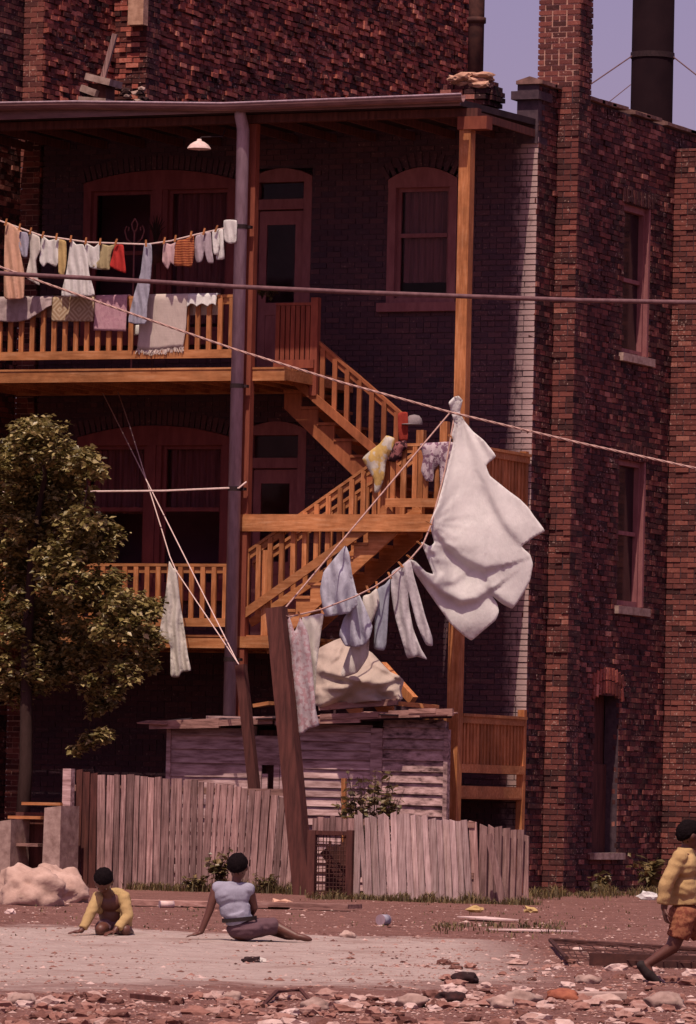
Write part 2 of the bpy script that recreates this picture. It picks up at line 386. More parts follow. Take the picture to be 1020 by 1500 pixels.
for d in dl:
    for u in ul:
        p = V((CAM.x, CAM.y, 0)) + f0 * d + r0 * u
        inn = 26 <= d <= 96 and -12 <= u <= 12
        gv.append((p.x, p.y, ground_h(p.x, p.y) if inn else 0.0))
nw = len(ul)
gm.add(gv, [(i * nw + j, i * nw + j + 1, (i + 1) * nw + j + 1, (i + 1) * nw + j) for i in range(len(dl) - 1) for j in range(nw - 1)])
ground = gm.build('ground', 'ground', kind='structure', label='bare reddish soil lot with a pale sandy strip')

# =================================================================== HOUSE
XC = 1.74; YB = 14.0; ZR = 11.0; ZP = 11.55
house = thing('brick_house', 'dark red brick house with wooden back porch and tall side chimney', 'house', (-2.2, 6, 0))
WIN = {'dbl': (-5.5, -3.02)}
ops_front = []
def op(x0, x1, z0, z1): ops_front.append((x0 + 6.2, x1 + 6.2, z0, z1)); return (x0, x1, z0, z1)
w_up = op(-5.5, -3.02, 8.0, 10.46); w_mid = op(-5.5, -3.02, 4.25, 6.69)
d_up = op(-2.76, -1.80, 7.32, 10.44); d_mid = op(-2.76, -1.80, 3.54, 6.74)
MT['room'] = mat('room_wallpaper', (.34, .20, .25), (.26, .15, .19), 3, bmp=0)
w_rt = op(-.58, .50, 8.44, 10.40)
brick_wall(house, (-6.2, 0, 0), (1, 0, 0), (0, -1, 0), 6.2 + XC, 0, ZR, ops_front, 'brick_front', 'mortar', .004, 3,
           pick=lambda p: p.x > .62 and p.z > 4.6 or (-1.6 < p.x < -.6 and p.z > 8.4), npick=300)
# side wall: openings from the photograph, on the plane x = XC
def sy(px, py): return PX(px, py, XC).y
def sz(px, py): return PX(px, py, XC).z
s1 = (sy(911, 500), sy(951, 500), sz(930, 521), sz(930, 300))
s2 = (sy(904, 870), sy(944, 870), sz(922, 889), sz(922, 672))
s3 = (sy(868, 1200), sy(905, 1200), sz(885, 1249), sz(885, 1016))
side_ops = [s1, s2, s3]
brick_wall(house, (XC, 0, 0), (0, 1, 0), (1, 0, 0), YB, 0, ZP, side_ops, 'brick', 'mortar', .009, 5,
           pick=lambda p: p.y < 6 and p.z < 11, npick=300, clump=2)
# remaining faces of the house body and its roof
b = MB(); b.box(-6.2, XC - .24, .24, YB, 0, ZR - .12); b.build('core', 'roof', house) if False else None
rf = MB(); rf.box(-6.2, XC - .02, .02, YB, ZR - .1, ZR); rf.build('roof', 'roof', house)
b = MB(); b.box(-6.2, XC, YB - .2, YB, 0, ZR - .12); b.box(-6.2, -6.0, .2, YB - .25, 0, ZR - .12); b.build('rear_wall', 'mortar', house)
b = MB(); b.box(-6.15, XC - .3, 1.6, 1.7, 0, ZR - .12); b.box(XC - 1.6, XC - 1.5, 1.75, YB - .3, 0, ZR - .12); b.build('inner_wall', 'room', house)
# coping tiles along the parapet
r = random.Random(4); y = -.12; k = 0
while y < YB:
    L = .62 + r.uniform(-.06, .06)
    c = MB(); c.prism([(XC - .34, y + .01, ZP), (XC + .07, y + .01, ZP), (XC + .07, y + .01, ZP + .05), (XC - .13, y + .01, ZP + .11), (XC - .34, y + .01, ZP + .05)], (0, L - .02, 0))
    o = c.build('coping_tile', 'coping', house); o.location.z += r.uniform(0, .02); o.rotation_euler = (r.gauss(0, .008), 0, 0)
    o.location.z += -o.rotation_euler.x * y; y += L; k += 1
# parapet front end: corbelled brick pier with cap
b = MB(); b.box(XC - .33, XC - .005, -.03, .35, ZR - .3, ZP - .003); b.box(XC - .40, XC + .03, -.10, .42, ZP - .22, ZP - .10); b.build('parapet_pier', 'mortar', house)
# ---- side chimney breast + stack
cy0, cy1, cx0, cx1 = .70, 1.17, P(787, 100, .70).x, P(850, 100, .70).x
xb1 = cx1
chim = MB(); chim.box(XC - .1, xb1 - .06, cy0 + .06, cy1 - .06, 0, ZP); chim.box(cx0 + .06, cx1 - .06, cy0 + .06, cy1 - .06, ZP - .3, 15.2)
ch = chim.build('chimney', 'mortar_lt', house)
def col_bricks(parent, O, U, N, W, z0, z1, m, mort, push, seed, npick=0, pick=None, jt=.013):
    O, U, N = V(O), V(U), V(N)
    L = bricks_for(W, z0, z1, (), push, seed, JT=jt); TH = .035; n = 0; rest = MB()
    dp_ = .007 + push
    q = [O + U * .03 - N * dp_ + Z * z0, O + U * (W - .03) - N * dp_ + Z * z0, O + U * (W - .03) - N * dp_ + Z * z1, O + U * .03 - N * dp_ + Z * z1]
    bk = MB().prism(q, -N * .05)
    bk.build('mortar_bed', mort, parent)
    for (u, z, hu, hz, ps, tu, tz, t) in L:
        c = O + U * u + Z * z + N * (ps - TH)
        if n < npick and (pick is None or pick(c)):
            n += 1
            kk = (round(hu * 2, 2), round(hz, 3), int(t * 9.99), m, 'c')
            if kk not in BR_CACHE: BR_CACHE[kk] = MB().obox((0, 0, 0), (V((kk[0] / 2, 0, 0)), V((0, 0, kk[1])), V((0, -TH, 0))), (kk[2] + .5) / 10).mesh('brick', m, True)
            o = bpy.data.objects.new('brick', BR_CACHE[kk]); mm = Matrix((U, -N, Z)).transposed().to_4x4(); mm.translation = c; o.matrix_basis = mm; setup(o, parent)
        else: rest.obox(c, (U * hu, Z * hz, N * TH), t, back=False)
    if rest.f: rest.build('brickwork', m, parent, kind='stuff', tone=True)
col_bricks(ch, (cx0, cy0, 0), (1, 0, 0), (0, -1, 0), cx1 - cx0, ZP + .05, 15.2, 'brick_chim', 'mortar_lt', .003, 21, 100, jt=.024)
col_bricks(ch, (XC, cy0, 0), (1, 0, 0), (0, -1, 0), xb1 - XC, 0, ZP + .05, 'brick_chim', 'mortar', .007, 22, 200, lambda c: c.z > 3)
col_bricks(ch, (cx1, cy0, 0), (0, 1, 0), (1, 0, 0), cy1 - cy0, 0, 15.2, 'brick', 'mortar', .006, 23)
# ---- rear buttress of the side wall
bt = MB().box(XC - .1, XC + .55, 5.56, 6.4, 0, 11.2).build('buttress', 'mortar', house)
col_bricks(bt, (XC, 5.49, 0), (1, 0, 0), (0, -1, 0), .6, 0, 11.25, 'brick_chim', 'mortar', .007, 25, 250, lambda c: c.x < XC + .4)
col_bricks(bt, (XC + .6, 5.49, 0), (0, 1, 0), (1, 0, 0), .9, 0, 11.25, 'brick', 'mortar', .006, 26)

# ---- windows and doors
def arch_poly(x0, x1, zs, rise, n=12):
    return [(x0 + (x1 - x0) * k / n, zs + rise * (1 - (2 * k / n - 1) ** 2)) for k in range(n + 1)]
def sash(win, x0, x1, z0, z1, y, m, curtain=None, rail=None):
    fr = MB(); t = .055
    fr.box(x0, x0 + t, y, y + .05, z0, z1); fr.box(x1 - t, x1, y, y + .05, z0, z1)
    fr.box(x0 + t, x1 - t, y + .002, y + .05, z0, z0 + t * 1.3); fr.box(x0 + t, x1 - t, y + .002, y + .05, z1 - t, z1)
    if rail: fr.box(x0 + t, x1 - t, y - .012, y + .05, rail - .03, rail + .03)
    fr.build('sash', m, win)
    MB().box(x0 + t, x1 - t, y + .025, y + .032, z0 + t, z1 - t).build('pane', 'glass_see', win)
    if curtain:
        c = MB(); n = 40; xs = [x0 + t + (x1 - x0 - 2 * t) * k / n for k in range(n + 1)]
        a, b_ = curtain
        vs = []
        for x in xs:
            dy = .02 * math.sin(x * 55) + .012 * math.sin(x * 23 + 1)
            vs += [(x, y + .12 + dy, a), (x, y + .12 + dy, b_)]
        c.add(vs, [(2 * k, 2 * k + 2, 2 * k + 3, 2 * k + 1) for k in range(n)]); c.build('curtain', 'curtain', win)
mg, tg, bg_ = new_mat('clear_glass'); 
gl = tg.nodes.new('ShaderNodeBsdfGlossy'); gl.inputs['Roughness'].default_value = .05; gl.inputs['Color'].default_value = (.9, .9, .9, 1)
tp = tg.nodes.new('ShaderNodeBsdfTransparent'); tp.inputs[0].default_value = (.85, .78, .82, 1)
mxg = tg.nodes.new('ShaderNodeMixShader'); mxg.inputs[0].default_value = .006
lk(tg, tp.outputs[0], mxg.inputs[1]); lk(tg, gl.outputs[0], mxg.inputs[2]); lk(tg, mxg.outputs[0], tg.nodes['Material Output'].inputs[0]); MT['glass_see'] = mg
def room(win, x0, x1, z0, z1, y=.24, d=1.2):
    return
def window(o, double, m, curtains=(None, None), rails=(None, None), sill=True, rise=.17):
    x0, x1, z0, z1 = o; y = .07; zs = z1 - rise; fw = .12
    fr = MB()
    fr.box(x0, x0 + fw, y - .09, y + .12, z0, zs - .12); fr.box(x1 - fw, x1, y - .09, y + .12, z0, zs - .12)
    top = arch_poly(x0, x1, zs, rise); bot = [(x1, zs - .12), (x0, zs - .12)]
    fr.prism([(a, y - .10, b) for a, b in top + bot], (0, .2, 0))
    fr.box(x0 + fw, x1 - fw, y - .085, y + .12, z0, z0 + .07)
    win = fr.build('window', m, house); fix(win)
    # brick voussoirs over the arch
    n = int((x1 - x0) / .085); vs = MB()
    for k in range(n):
        a = k / (n - 1) * 2 - 1; xx = (x0 + x1) / 2 + a * (x1 - x0) / 2; zz = zs + rise * (1 - a * a)
        nx = a * rise * 4 / (x1 - x0); up = V((nx, 0, 1)).normalized(); sd = V((up.z, 0, -up.x))
        vs.obox(V((xx, -.002, zz)) + up * .115, (sd * .034, up * .105, V((0, -.02, 0))), .3 + .5 * rnd.random())
    vs.build('arch_bricks', 'brick_front', house, tone=True, kind='stuff')
    zi = zs - .12
    if double:
        mw = .26; c = (x0 + x1) / 2
        MB().box(c - mw / 2, c + mw / 2, y - .07, y + .12, z0 + .07, zi).build('mullion', m, win)
        MB().box(c - .05, c + .05, y - .10, y - .071, z0 + .07, zi).build('mullion_trim', m, win)
        sash(win, x0 + fw, c - mw / 2, z0 + .07, zi, y, m, curtains[0], rails[0]); sash(win, c + mw / 2, x1 - fw, z0 + .07, zi, y, m, curtains[1], rails[1])
    else:
        sash(win, x0 + fw, x1 - fw, z0 + .07, zi, y, m, curtains[0], rails[0])
    if sill: MB().box(x0 - .12, x1 + .12, -.09, .14, z0 - .13, z0 - .002).build('sill', m, win)
    return win
window(w_up, True, 'frame', (None, (8.2, 10.2)), (9.25, 9.3))
window(w_mid, True, 'frame', ((5.4, 6.4), (5.5, 6.4)), (5.46, 5.46))
window(w_rt, False, 'frame_lt', ((8.75, 10.15),), (9.42,))
def door(o):
    x0, x1, z0, z1 = o; y = .05; rise = .12; zs = z1 - rise
    fr = MB(); fr.box(x0, x0 + .09, y - .05, y + .1, z0, zs - .08); fr.box(x1 - .13, x1, y - .05, y + .1, z0, zs - .08)
    zt = z0 + 2.52
    fr.box(x0 + .09, x1 - .13, y - .055, y + .1, zt, zt + .15)
    fr.prism([(a, y - .06, b) for a, b in arch_poly(x0, x1, zs, rise) + [(x1, zs - .08), (x0, zs - .08)]], (0, .16, 0))
    d = fr.build('door', 'frame_lt', house); fix(d)
    MB().box(x0 + .09, x1 - .13, y + .05, y + .055, zt + .15, zs - .08).build('transom_pane', 'glass_see', d)
    lf = MB(); a, b_ = x0 + .1, x1 - .14; q = y + .02
    lf.box(a, a + .12, q, q + .04, z0 + .03, zt - .02); lf.box(b_ - .14, b_, q, q + .04, z0 + .03, zt - .02)
    lf.box(a + .12, b_ - .14, q, q + .04, zt - .22, zt - .02); lf.box(a + .12, b_ - .14, q, q + .04, z0 + .98, z0 + 1.16); lf.box(a + .12, b_ - .14, q, q + .04, z0 + .03, z0 + .28)
    lf.box(a + .12, b_ - .14, q + .015, q + .03, z0 + .28, z0 + .98)
    lf.build('leaf', 'frame_lt', d)
    MB().box(a + .12, b_ - .14, q + .018, q + .024, z0 + 1.16, zt - .22).build('pane', 'glass_see', d)
    MB().blob((b_ - .07, q - .04, z0 + 1.08), .032, 1, .02).build('knob', 'black', d)
door(d_up); door(d_mid)
# side-wall windows (openings on x = XC)
for k, (a, b_, z0, z1) in enumerate(side_ops[:2]):
    fr = MB(); x = XC - .20
    fr.box(x, x + .12, a, a + .09, z0, z1); fr.box(x, x + .12, b_ - .11, b_, z0, z1); fr.box(x, x + .118, a + .09, b_ - .11, z1 - .1, z1); fr.box(x, x + .118, a + .09, b_ - .11, z0, z0 + .09)
    fr.box(x + .01, x + .08, a + .09, b_ - .11, (z0 + z1) / 2 - .03, (z0 + z1) / 2 + .03)
    fr.box(x + .121, x + .19, b_ - .07, b_ - .003, z0, z1)
    wn = fr.build('window', 'frame_lt', house)
    MB().box(x + .03, x + .036, a + .09, b_ - .11, z0 + .09, z1 - .1).build('pane', 'glass', wn)
    MB().box(XC - .1, XC + .07, a - .10, b_ + .10, z0 - .12, z0 - .002).build('sill', 'stone', wn)
    b = MB(); n = 9
    for q in range(n):
        yy = a - .03 + (b_ - a + .06) * q / (n - 1); b.obox((XC - .02, yy, z1 + .11), (V((0, .045, 0)), V((0, 0, .105)), V((.035, 0, 0))), .25 + .4 * rnd.random())
    b.build('arch_bricks', 'brick', house, tone=True, kind='stuff')
a, b_, z0, z1 = s3
fr = MB(); x = XC - .24; fr.box(x, x + .05, a + .02, b_ - .02, z0, z0 + 1.3); fr.box(x - .03, x - .01, a, b_, z0 + 1.3, z1)
wn = fr.build('boarded_window', 'old_wood', house)
MB().box(XC - .12, XC + .09, a - .12, b_ + .12, z0 - .10, z0 - .002).build('sill', 'stone', wn)
b = MB()
for rowk in range(2):
    for q in range(10):
        f = q / 9 * 2 - 1; yy = (a + b_) / 2 + f * (b_ - a + .12) / 2; b.obox((XC - .015, yy, z1 - .02 - .10 * f * f + .12 + rowk * .2), (V((0, .04, .012 * f)), V((0, -.02 * f, .09)), V((.035, 0, 0))), .35 + .5 * rnd.random())
b.build('arch_bricks', 'brick_far', house, tone=True, kind='stuff')
# ---- small ruined chimney on the roof with a flue pipe
q0, q1 = P(660, 150, .5), P(724, 150, .5)
cxm = (q0.x + q1.x) / 2; hw = (q1.x - q0.x) / 2 * .82
sc_ = MB().box(cxm - hw * .8, cxm + hw * .8, .3, .85, ZR - .05, 11.7).build('ruined_chimney', 'mortar', house)
bb = MB(); r = random.Random(8); zz = ZR
for row in range(9):
    e = (0, 0, 0, .02, .05, .09, .09, .05, -.02)[row]; z = ZR + row * .078
    for fx in range(4):
        ww = 2 * (hw + e) / 4
        if row == 8 and fx in (1,): continue
        bb.obox((cxm - hw - e + ww * (fx + .5) + r.uniform(-.01, .01), .3 - e + r.uniform(-.01, .01), z + .035), (V((ww / 2 - .008, 0, 0)), V((0, 0, .033)), V((0, -.06, 0))), r.random(), True)
    for fy in range(3):
        bb.obox((cxm + hw + e - .03, .36 + .17 * fy + r.uniform(-.01, .01), z + .035), (V((0, .075, 0)), V((0, 0, .033)), V((.06, 0, 0))), r.random() * .6, True)
bb.build('brickwork', 'brick', sc_, kind='stuff', tone=True)
for k in range(16):
    cb = MB(); cb.blob((cxm + r.uniform(-hw, hw), .19 + r.uniform(-.06, .2), 11.56 + .20 * r.random() ** 1.5), (.12 + .06 * r.random(), .10, .05), k, .5, 2)
    cb.build('mortar_cap', 'tan_stone', sc_)
for k in range(5):
    MB().blob((cxm + .02 + r.uniform(-hw, hw) * .9, -.02 + r.uniform(-.03, .1), 11.05 + r.uniform(0, .06)), (.14, .1, .06), k + 20, .5, 2).build('rubble_stone', 'tan_stone', sc_)
pt = P(697, 85, .95)
fl = MB(); fl.smooth = True; fl.tube([(pt.x, .95, 11.0), (pt.x, .95, 14.6)], .115, 16); fl.tube([(pt.x, .95, P(697, 30, .95).z - .04), (pt.x, .95, P(697, 30, .95).z + .04)], .14, 16)
fl.build('flue_pipe', 'rust', house)

# ---- things lying on the roof
def leanbox(name, p, q, w_, h_, m, label, cat, group=None):
    return MB().beam(p, q, w_, h_).build(name, m, None, label, cat, group)
YR = .7
leanbox('leaning_board', P(150, 118, YR), P(169, 50, YR + .05), .10, .07, 'grey_wood_v', 'pale narrow board standing aslant on the roof slabs', 'board')
for k, (xa, ya, xb, yb, th, lb) in enumerate(((134, 114, 170, 123, .10, 'flat stone slab on top of the roof pile, under the leaning board'),
        (127, 131, 149, 139, .10, 'tilted stone slab in the middle of the roof pile'), (124, 148, 164, 151, .09, 'lowest flat slab of the roof pile behind the gutter'))):
    leanbox('stone_slab', P(xa, ya, YR), P(xb, yb, YR), .42, th, 'stone', lb, 'slab', 'stone slabs piled on the roof')
pr = MB(); pa, pb = P(133, 150, YR), P(160, 120, YR)
pr.box(pa.x, pb.x, YR - .1, YR + .2, ZR, pb.z - .03); pr.build('slab_support', 'old_wood', None, 'dark wooden block propping the stone slabs on the roof', 'block')

# =================================================================== NEIGHBOURING HOUSE (tall side wall)
nb = thing('neighbour_house', 'tall brick side wall of the next house above the porch roof', 'house', (-8, 8, 0))
XN = -6.24
NL = 16.75
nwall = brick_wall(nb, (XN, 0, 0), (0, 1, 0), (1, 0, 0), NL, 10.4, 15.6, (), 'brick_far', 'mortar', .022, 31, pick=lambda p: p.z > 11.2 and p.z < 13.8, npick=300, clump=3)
brick_wall(nb, (XN - .34, 0, 0), (1, 0, 0), (0, -1, 0), .335, 0, 15.6, (), 'brick_chim', 'mortar_lt', .004, 32)
MB().box(XN - .23, XN - .01, .25, NL, 0, 10.39).build('lower_wall', 'mortar', nb)
MB().box(XN - 6, XN - .26, NL - .3, NL, 0, 15.6).build('rear_wall', 'mortar', nb)
MB().box(XN - 6, XN, .0 + .24, NL, 15.6, 15.75).build('roof', 'roof', nb)
# chimney breast on that wall
ya = PX(166, 80, XN).y; xa = P(215, 80, ya).x
cb = MB().box(XN - .1, xa - .04, ya + .04, ya + .42, 10.6, 15.6).build('chimney_breast', 'mortar', nb)
col_bricks(cb, (XN, ya, 0), (1, 0, 0), (0, -1, 0), xa - XN, 10.6, 15.6, 'brick_far', 'mortar', .016, 33, 120, lambda c: c.z > 11.2)
col_bricks(cb, (xa, ya, 0), (0, 1, 0), (1, 0, 0), .46, 10.6, 15.6, 'brick', 'mortar', .01, 34)
c0 = P(203, 22, ya - .1); MB().box(c0.x - .13, c0.x + .13, ya - .2, ya - .03, c0.z - .16, c0.z + .3).build('stone_block', 'tan_stone', nb)
for k in range(10):
    q = P(170 + 48 * r.random(), 128 + 24 * r.random(), ya - .12)
    MB().blob(q, (.07 + .05 * r.random(), .08, .045), 40 + k, .4, 1).build('loose_brick', 'stone' if k % 3 == 0 else 'brick_far', cb)
# building that closes the porch on its left
lb_ = thing('left_house', 'dark brick house wall closing the left side of the yard', 'house', (-9, -3, 0))
XL = XN - .345
brick_wall(lb_, (XL, -7.5, 0), (0, 1, 0), (1, 0, 0), 7.62, 0, 15.6, (), 'brick', 'mortar', .008, 41)
MB().box(XL - 5, XL - .24, -7.5, -7.3, 0, 15.6).build('front_wall', 'mortar', lb_)

# =================================================================== FAR SMOKESTACK
def at_depth(px, py, D):
    d = ray(px, py); return CAM + d * (D / d.dot(f0))
SD = 240
b0 = at_depth(955, 140, SD); rad = 31 / (FPX / SD)
stk = thing('smokestack', 'dark tall smokestack held by guy wires behind the brick house', 'chimney', (b0.x, b0.y, 0))
s = MB(); s.smooth = True; s.tube([(b0.x, b0.y, 0), (b0.x, b0.y, 26), (b0.x, b0.y, 52)], [rad * 1.03, rad * 1.01, rad * .98], 28); s.build('shaft', 'stack', stk)
zz = at_depth(955, 82, SD).z
s = MB(); s.tube([(b0.x, b0.y, zz - .12), (b0.x, b0.y, zz + .12)], rad * 1.05, 28); s.build('collar', 'black', stk)
for (px, py, qx, qy, r_) in ((926, 82, 600, 305, .03), (985, 82, 1300, 330, .03), (924, 124, 760, 255, .02)):
    s = MB(); s.tube([at_depth(px, py, SD - .3), at_depth(qx, qy, SD - 3)], r_, 5); s.build('guy_wire', 'cable', stk)

# =================================================================== BACK PORCH
porch = thing('back_porch', 'three-level wooden back porch with orange railings and zigzag stairs', 'porch', (-2.2, -1.3, 0))
YF = -2.5
def rail_run(a, b, h0, h1, spacing, mv='wood_v', mh='wood_h', name='railing', wid=.07, top=.09, first=.5, drop=0, cap=True):
    """a,b: points at floor level; h0 bottom rail, h1 hand rail above the floor line"""
    a, b = V(a), V(b); d = b - a; hd = V((d.x, d.y, 0)); Lh = hd.length; rot = math.atan2(hd.y, hd.x)
    m = MB(); m.beam(a + Z * (h1 - .02), b + Z * (h1 - .02), top, .04); m.beam(a + Z * (h1 - .085), b + Z * (h1 - .085), .038, .095)
    o = m.build(name, mh, porch); sd_ = V((0, -.072, 0)) if hd.x > 0 else V((0, 0, 0)); MB().beam(a + Z * h0 + sd_, b + Z * h0 + sd_, .036, .12).build('bottom_rail', mh, o)
    n = max(1, int(round(Lh / spacing)))
    side = V((-hd.y, hd.x, 0)).normalized()
    hb = h1 - .045 - h0 + .04 - drop
    for k in range(n):
        p = a + d * ((k + first) / n) + side * (-.034 if hd.x > 0 else .034)
        q = inst(('bal', wid, round(hb, 2), mv), lambda: MB().box(-wid / 2, wid / 2, -.018, .018, 0, hb), 'baluster', mv, p + Z * (h0 - .04), o, rot + rnd.gauss(0, .03))
    return o
def deck(x0, x1, y0, y1, zt, front=True):
    m = MB()
    if front: m.box(x0, x1, y0, y0 + .05, zt - .19, zt - .03)
    m.box(x0, x1, y1 - .07, y1 - .02, zt - .19, zt - .03)
    n = int((x1 - x0) / .42) + 1
    for k in range(n + 1):
        x = min(x1 - .02, max(x0 + .02, x0 + (x1 - x0) * k / n)); m.box(x - .02, x + .02, y0 + .052, y1 - .072, zt - .18, zt - .032)
    o = m.build('deck', 'wood_h', porch)
    nb_ = int((y1 - y0) / .14)
    key = ('db', round(x1 - x0, 2))
    for k in range(nb_):
        y = y0 - .02 + (k + .5) * (y1 - y0 + .02) / nb_
        inst(key, lambda: MB().box(-(x1 - x0) / 2, (x1 - x0) / 2, -.064, .064, -.014, .014), 'deck_board', 'wood_h', ((x0 + x1) / 2, y, zt - .014), o)
    return o
def flight(x0, z0, x1, z1, y0, y1, n, mw='wood_h'):
    """stairs rising from (x0,z0) to (x1,z1)"""
    dx, dz = (x1 - x0) / n, (z1 - z0) / n; o = None
    for y in (y0, y1 - .045):
        m = MB()
        poly = []
        for k in range(n):
            poly += [(x0 + dx * k, z0 + dz * (k + 1) - .045), (x0 + dx * (k + 1), z0 + dz * (k + 1) - .045)]
        poly += [(x1, z1 - .36), (x0 + dx * .2, z0 - .12)]
        # build as quads column by column so that the sawtooth is never concave-filled wrongly
        for k in range(n):
            xa_, xb_ = x0 + dx * k, x0 + dx * (k + 1); zt = z0 + dz * (k + 1) - .045
            la = z0 + dz * k - .26; lb2 = z0 + dz * (k + 1) - .26
            m.prism([(xa_, y, la), (xb_, y, lb2), (xb_, y, zt), (xa_, y, zt)], (0, .045, 0))
        q_ = fix(m.build('stringer', mw, porch)); o = o or q_
    for k in range(n):
        xa_ = x0 + dx * (k + .5); zt = z0 + dz * (k + 1)
        inst(('tr', round(dx, 2), round(y1 - y0, 2), mw), lambda: MB().box(-abs(dx) / 2 - .03, abs(dx) / 2, -(y1 - y0) / 2 - .02, (y1 - y0) / 2 + .02, -.02, .02), 'tread', mw, (xa_, (y0 + y1) / 2, zt - .022), o, 0 if dx > 0 else math.pi)
    return o
# decks
deck(-6.5, -1.76, YF, -.03, 7.33); deck(-1.74, -1.05, YF + .06, -.03, 7.33)
deck(-6.5, -1.76, YF, -.03, 3.55); deck(-1.74, -1.20, YF + .06, -.03, 3.55)
deck(.62, 1.70, YF + .07, -.03, 5.24, True); deck(.62, 1.74, YF + .07, -.03, 1.5, True)
# front beam of the middle landing
m = MB(); m.box(-1.67, 1.60, YF - .03, YF + .03, 5.01, 5.25); m.build('landing_beam', 'wood_h', porch)
m = MB(); m.box(-1.66, -1.1, YF - .02, YF + .055, 3.37, 3.53); m.build('landing_beam', 'wood_h', porch)
MB().box(1.705, 1.745, YF + .1, -.02, 1.34, 1.49).build('side_beam', 'wood_h', porch); MB().box(1.705, 1.745, YF + .1, -.02, 5.06, 5.22).build('side_beam', 'wood_h', porch)
# railings, left side
rail_run((-6.5, YF + .02, 7.33), (-1.77, YF + .02, 7.33), .19, 1.03, .176)
rail_run((-6.5, YF + .02, 3.55), (-1.77, YF + .02, 3.55), .17, 1.0, .178)
rail_run((-1.66, -1.42, 7.33), (-1.03, -1.42, 7.33), .12, 1.0, .075, 'wood_deep', 'wood_deep', wid=.06)
# flight 1 (upper floor down to the middle landing), at the back
F1a, F1b = P(415, 548, -1.3), P(590, 690, -1.3)
xf = P(417, 571, -1.3).x; flight(xf + 8 * .264, 5.24, xf, 7.09, -1.3, -.15, 8, 'wood_shade')
a1, b1 = P(413, 452, -1.36), P(592, 607, -1.36); sl1 = (b1.z - a1.z) / (b1.x - a1.x)
rail_run((a1.x, -1.36, a1.z - .95), (b1.x, -1.36, b1.z - .95), .12, .95, .19, 'wood_shade', 'wood_shade')
# flight 2 (middle landing down to the lower deck), at the front
flight(-1.25, 3.55, .70, 5.24, -2.38, -1.45, 9)
a2, b2 = P(356, 812, YF + .1), P(578, 655, YF + .1)
rail_run((a2.x, YF + .1, a2.z - .95), (b2.x, YF + .1, b2.z - .95), .06, .95, .17)
a3, b3 = P(372, 822, -1.40), P(620, 655, -1.40)
rail_run((a3.x, -1.40, a3.z - .95), (b3.x, -1.40, b3.z - .95), .06, .95, .19)
# lower flights, mostly hidden by the shed
flight(.66, 1.5, -1.15, 3.55, -1.3, -.15, 10); flight(-1.25, 0.0, .66, 1.5, -2.38, -1.45, 8)
# middle landing railings
rail_run((.60, YF + .02, 5.24), (1.60, YF + .02, 5.24), .17, 1.0, .16)
rail_run((1.72, YF + .1, 5.24), (1.72, -.06, 5.24), .18, 1.0, .125)
rail_run((1.74, YF + .1, 1.5), (1.74, -.06, 1.5), .24, 1.0, .125, wid=.06)
rail_run((1.2, YF + .05, 1.5), (1.62, YF + .05, 1.5), .24, 1.0, .13, wid=.06)
# posts and newels
def post(x, y, z0, z1, wd, m='wood_v', name='post'): return MB().box(x - wd / 2, x + wd / 2, y - wd / 2, y + wd / 2, z0, z1).build(name, m, porch)
post(1.69, YF, 0, 10.78, .17); post(-1.61, YF + .06, 0, 10.78, .13, 'wood_deep')
post(1.70, -.06, 0, 2.6, .1); post(1.66, -.09, 5.0, 6.28, .1)
post(.52, YF + .1, 5.05, 6.22, .1, name='newel'); post(.62, -1.40, 5.05, 6.5, .11, name='newel'); post(.98, -1.4, 5.05, 6.62, .11, name='newel')
post(-1.28, YF + .12, 3.55, 4.75, .1, name='newel'); post(-1.05, -1.42, 7.0, 8.4, .11, 'wood_deep', 'newel')
# bracket at the head of the right post
m = MB(); m.box(1.58, 2.02, YF - .11, YF + .10, 10.60, 10.78); m.build('bracket', 'wood_deep', porch)
m = MB(); m.box(-6.5, 1.86, YF - .06, YF + .08, 10.785, 10.90); m.build('roof_beam', 'old_wood', porch)
# roof
m = MB(); m.prism([(-6.5, YF - .36, 10.905), (1.70, YF - .36, 10.905), (1.70, -.03, 10.96), (-6.5, -.03, 10.96)], (0, 0, .09)); m.build('porch_roof', 'roof', porch)
m = MB()
for k in range(14): m.box(-6.4 + k * .62, -6.36 + k * .62, YF + .1, -.04, 10.79, 10.9)
m.build('rafters', 'old_wood', porch, kind='stuff')  # dark timber puts the shade under the roof into the colour
gpts = [(-6.5, YF - .44, 11.10), (-4.2, YF - .44, 11.07), (-1.85, YF - .44, 10.975), (0, YF - .44, 10.985), (1.8, YF - .44, 11.0)]
m = MB()
for i in range(len(gpts) - 1):
    for k in range(7):
        a_ = math.pi + math.pi * k / 7; c_ = math.pi + math.pi * (k + 1) / 7; q = []
        for (pp, an) in ((gpts[i], a_), (gpts[i + 1], a_), (gpts[i + 1], c_), (gpts[i], c_)):
            q.append(V(pp) + V((0, math.cos(an) * .075, math.sin(an) * .10 + .04)))
        m.add(q, [(0, 1, 2, 3)])
gt = m.build('gutter', 'gutter', porch); sm = gt.modifiers.new('s', 'SOLIDIFY'); sm.thickness = .008
m = MB(); m.tube([V(p) + V((0, -.075, .04)) for p in gpts], .016, 8); m.build('gutter_lip', 'pipe', porch)
m = MB(); m.prism([(-6.5, YF - .365, 10.90), (-1.85, YF - .365, 10.90), (1.72, YF - .365, 10.90), (1.72, YF - .365, 11.0), (-1.85, YF - .365, 10.98), (-6.5, YF - .365, 11.08)], (0, .02, 0)); fix(m.build('fascia', 'gutter', porch))
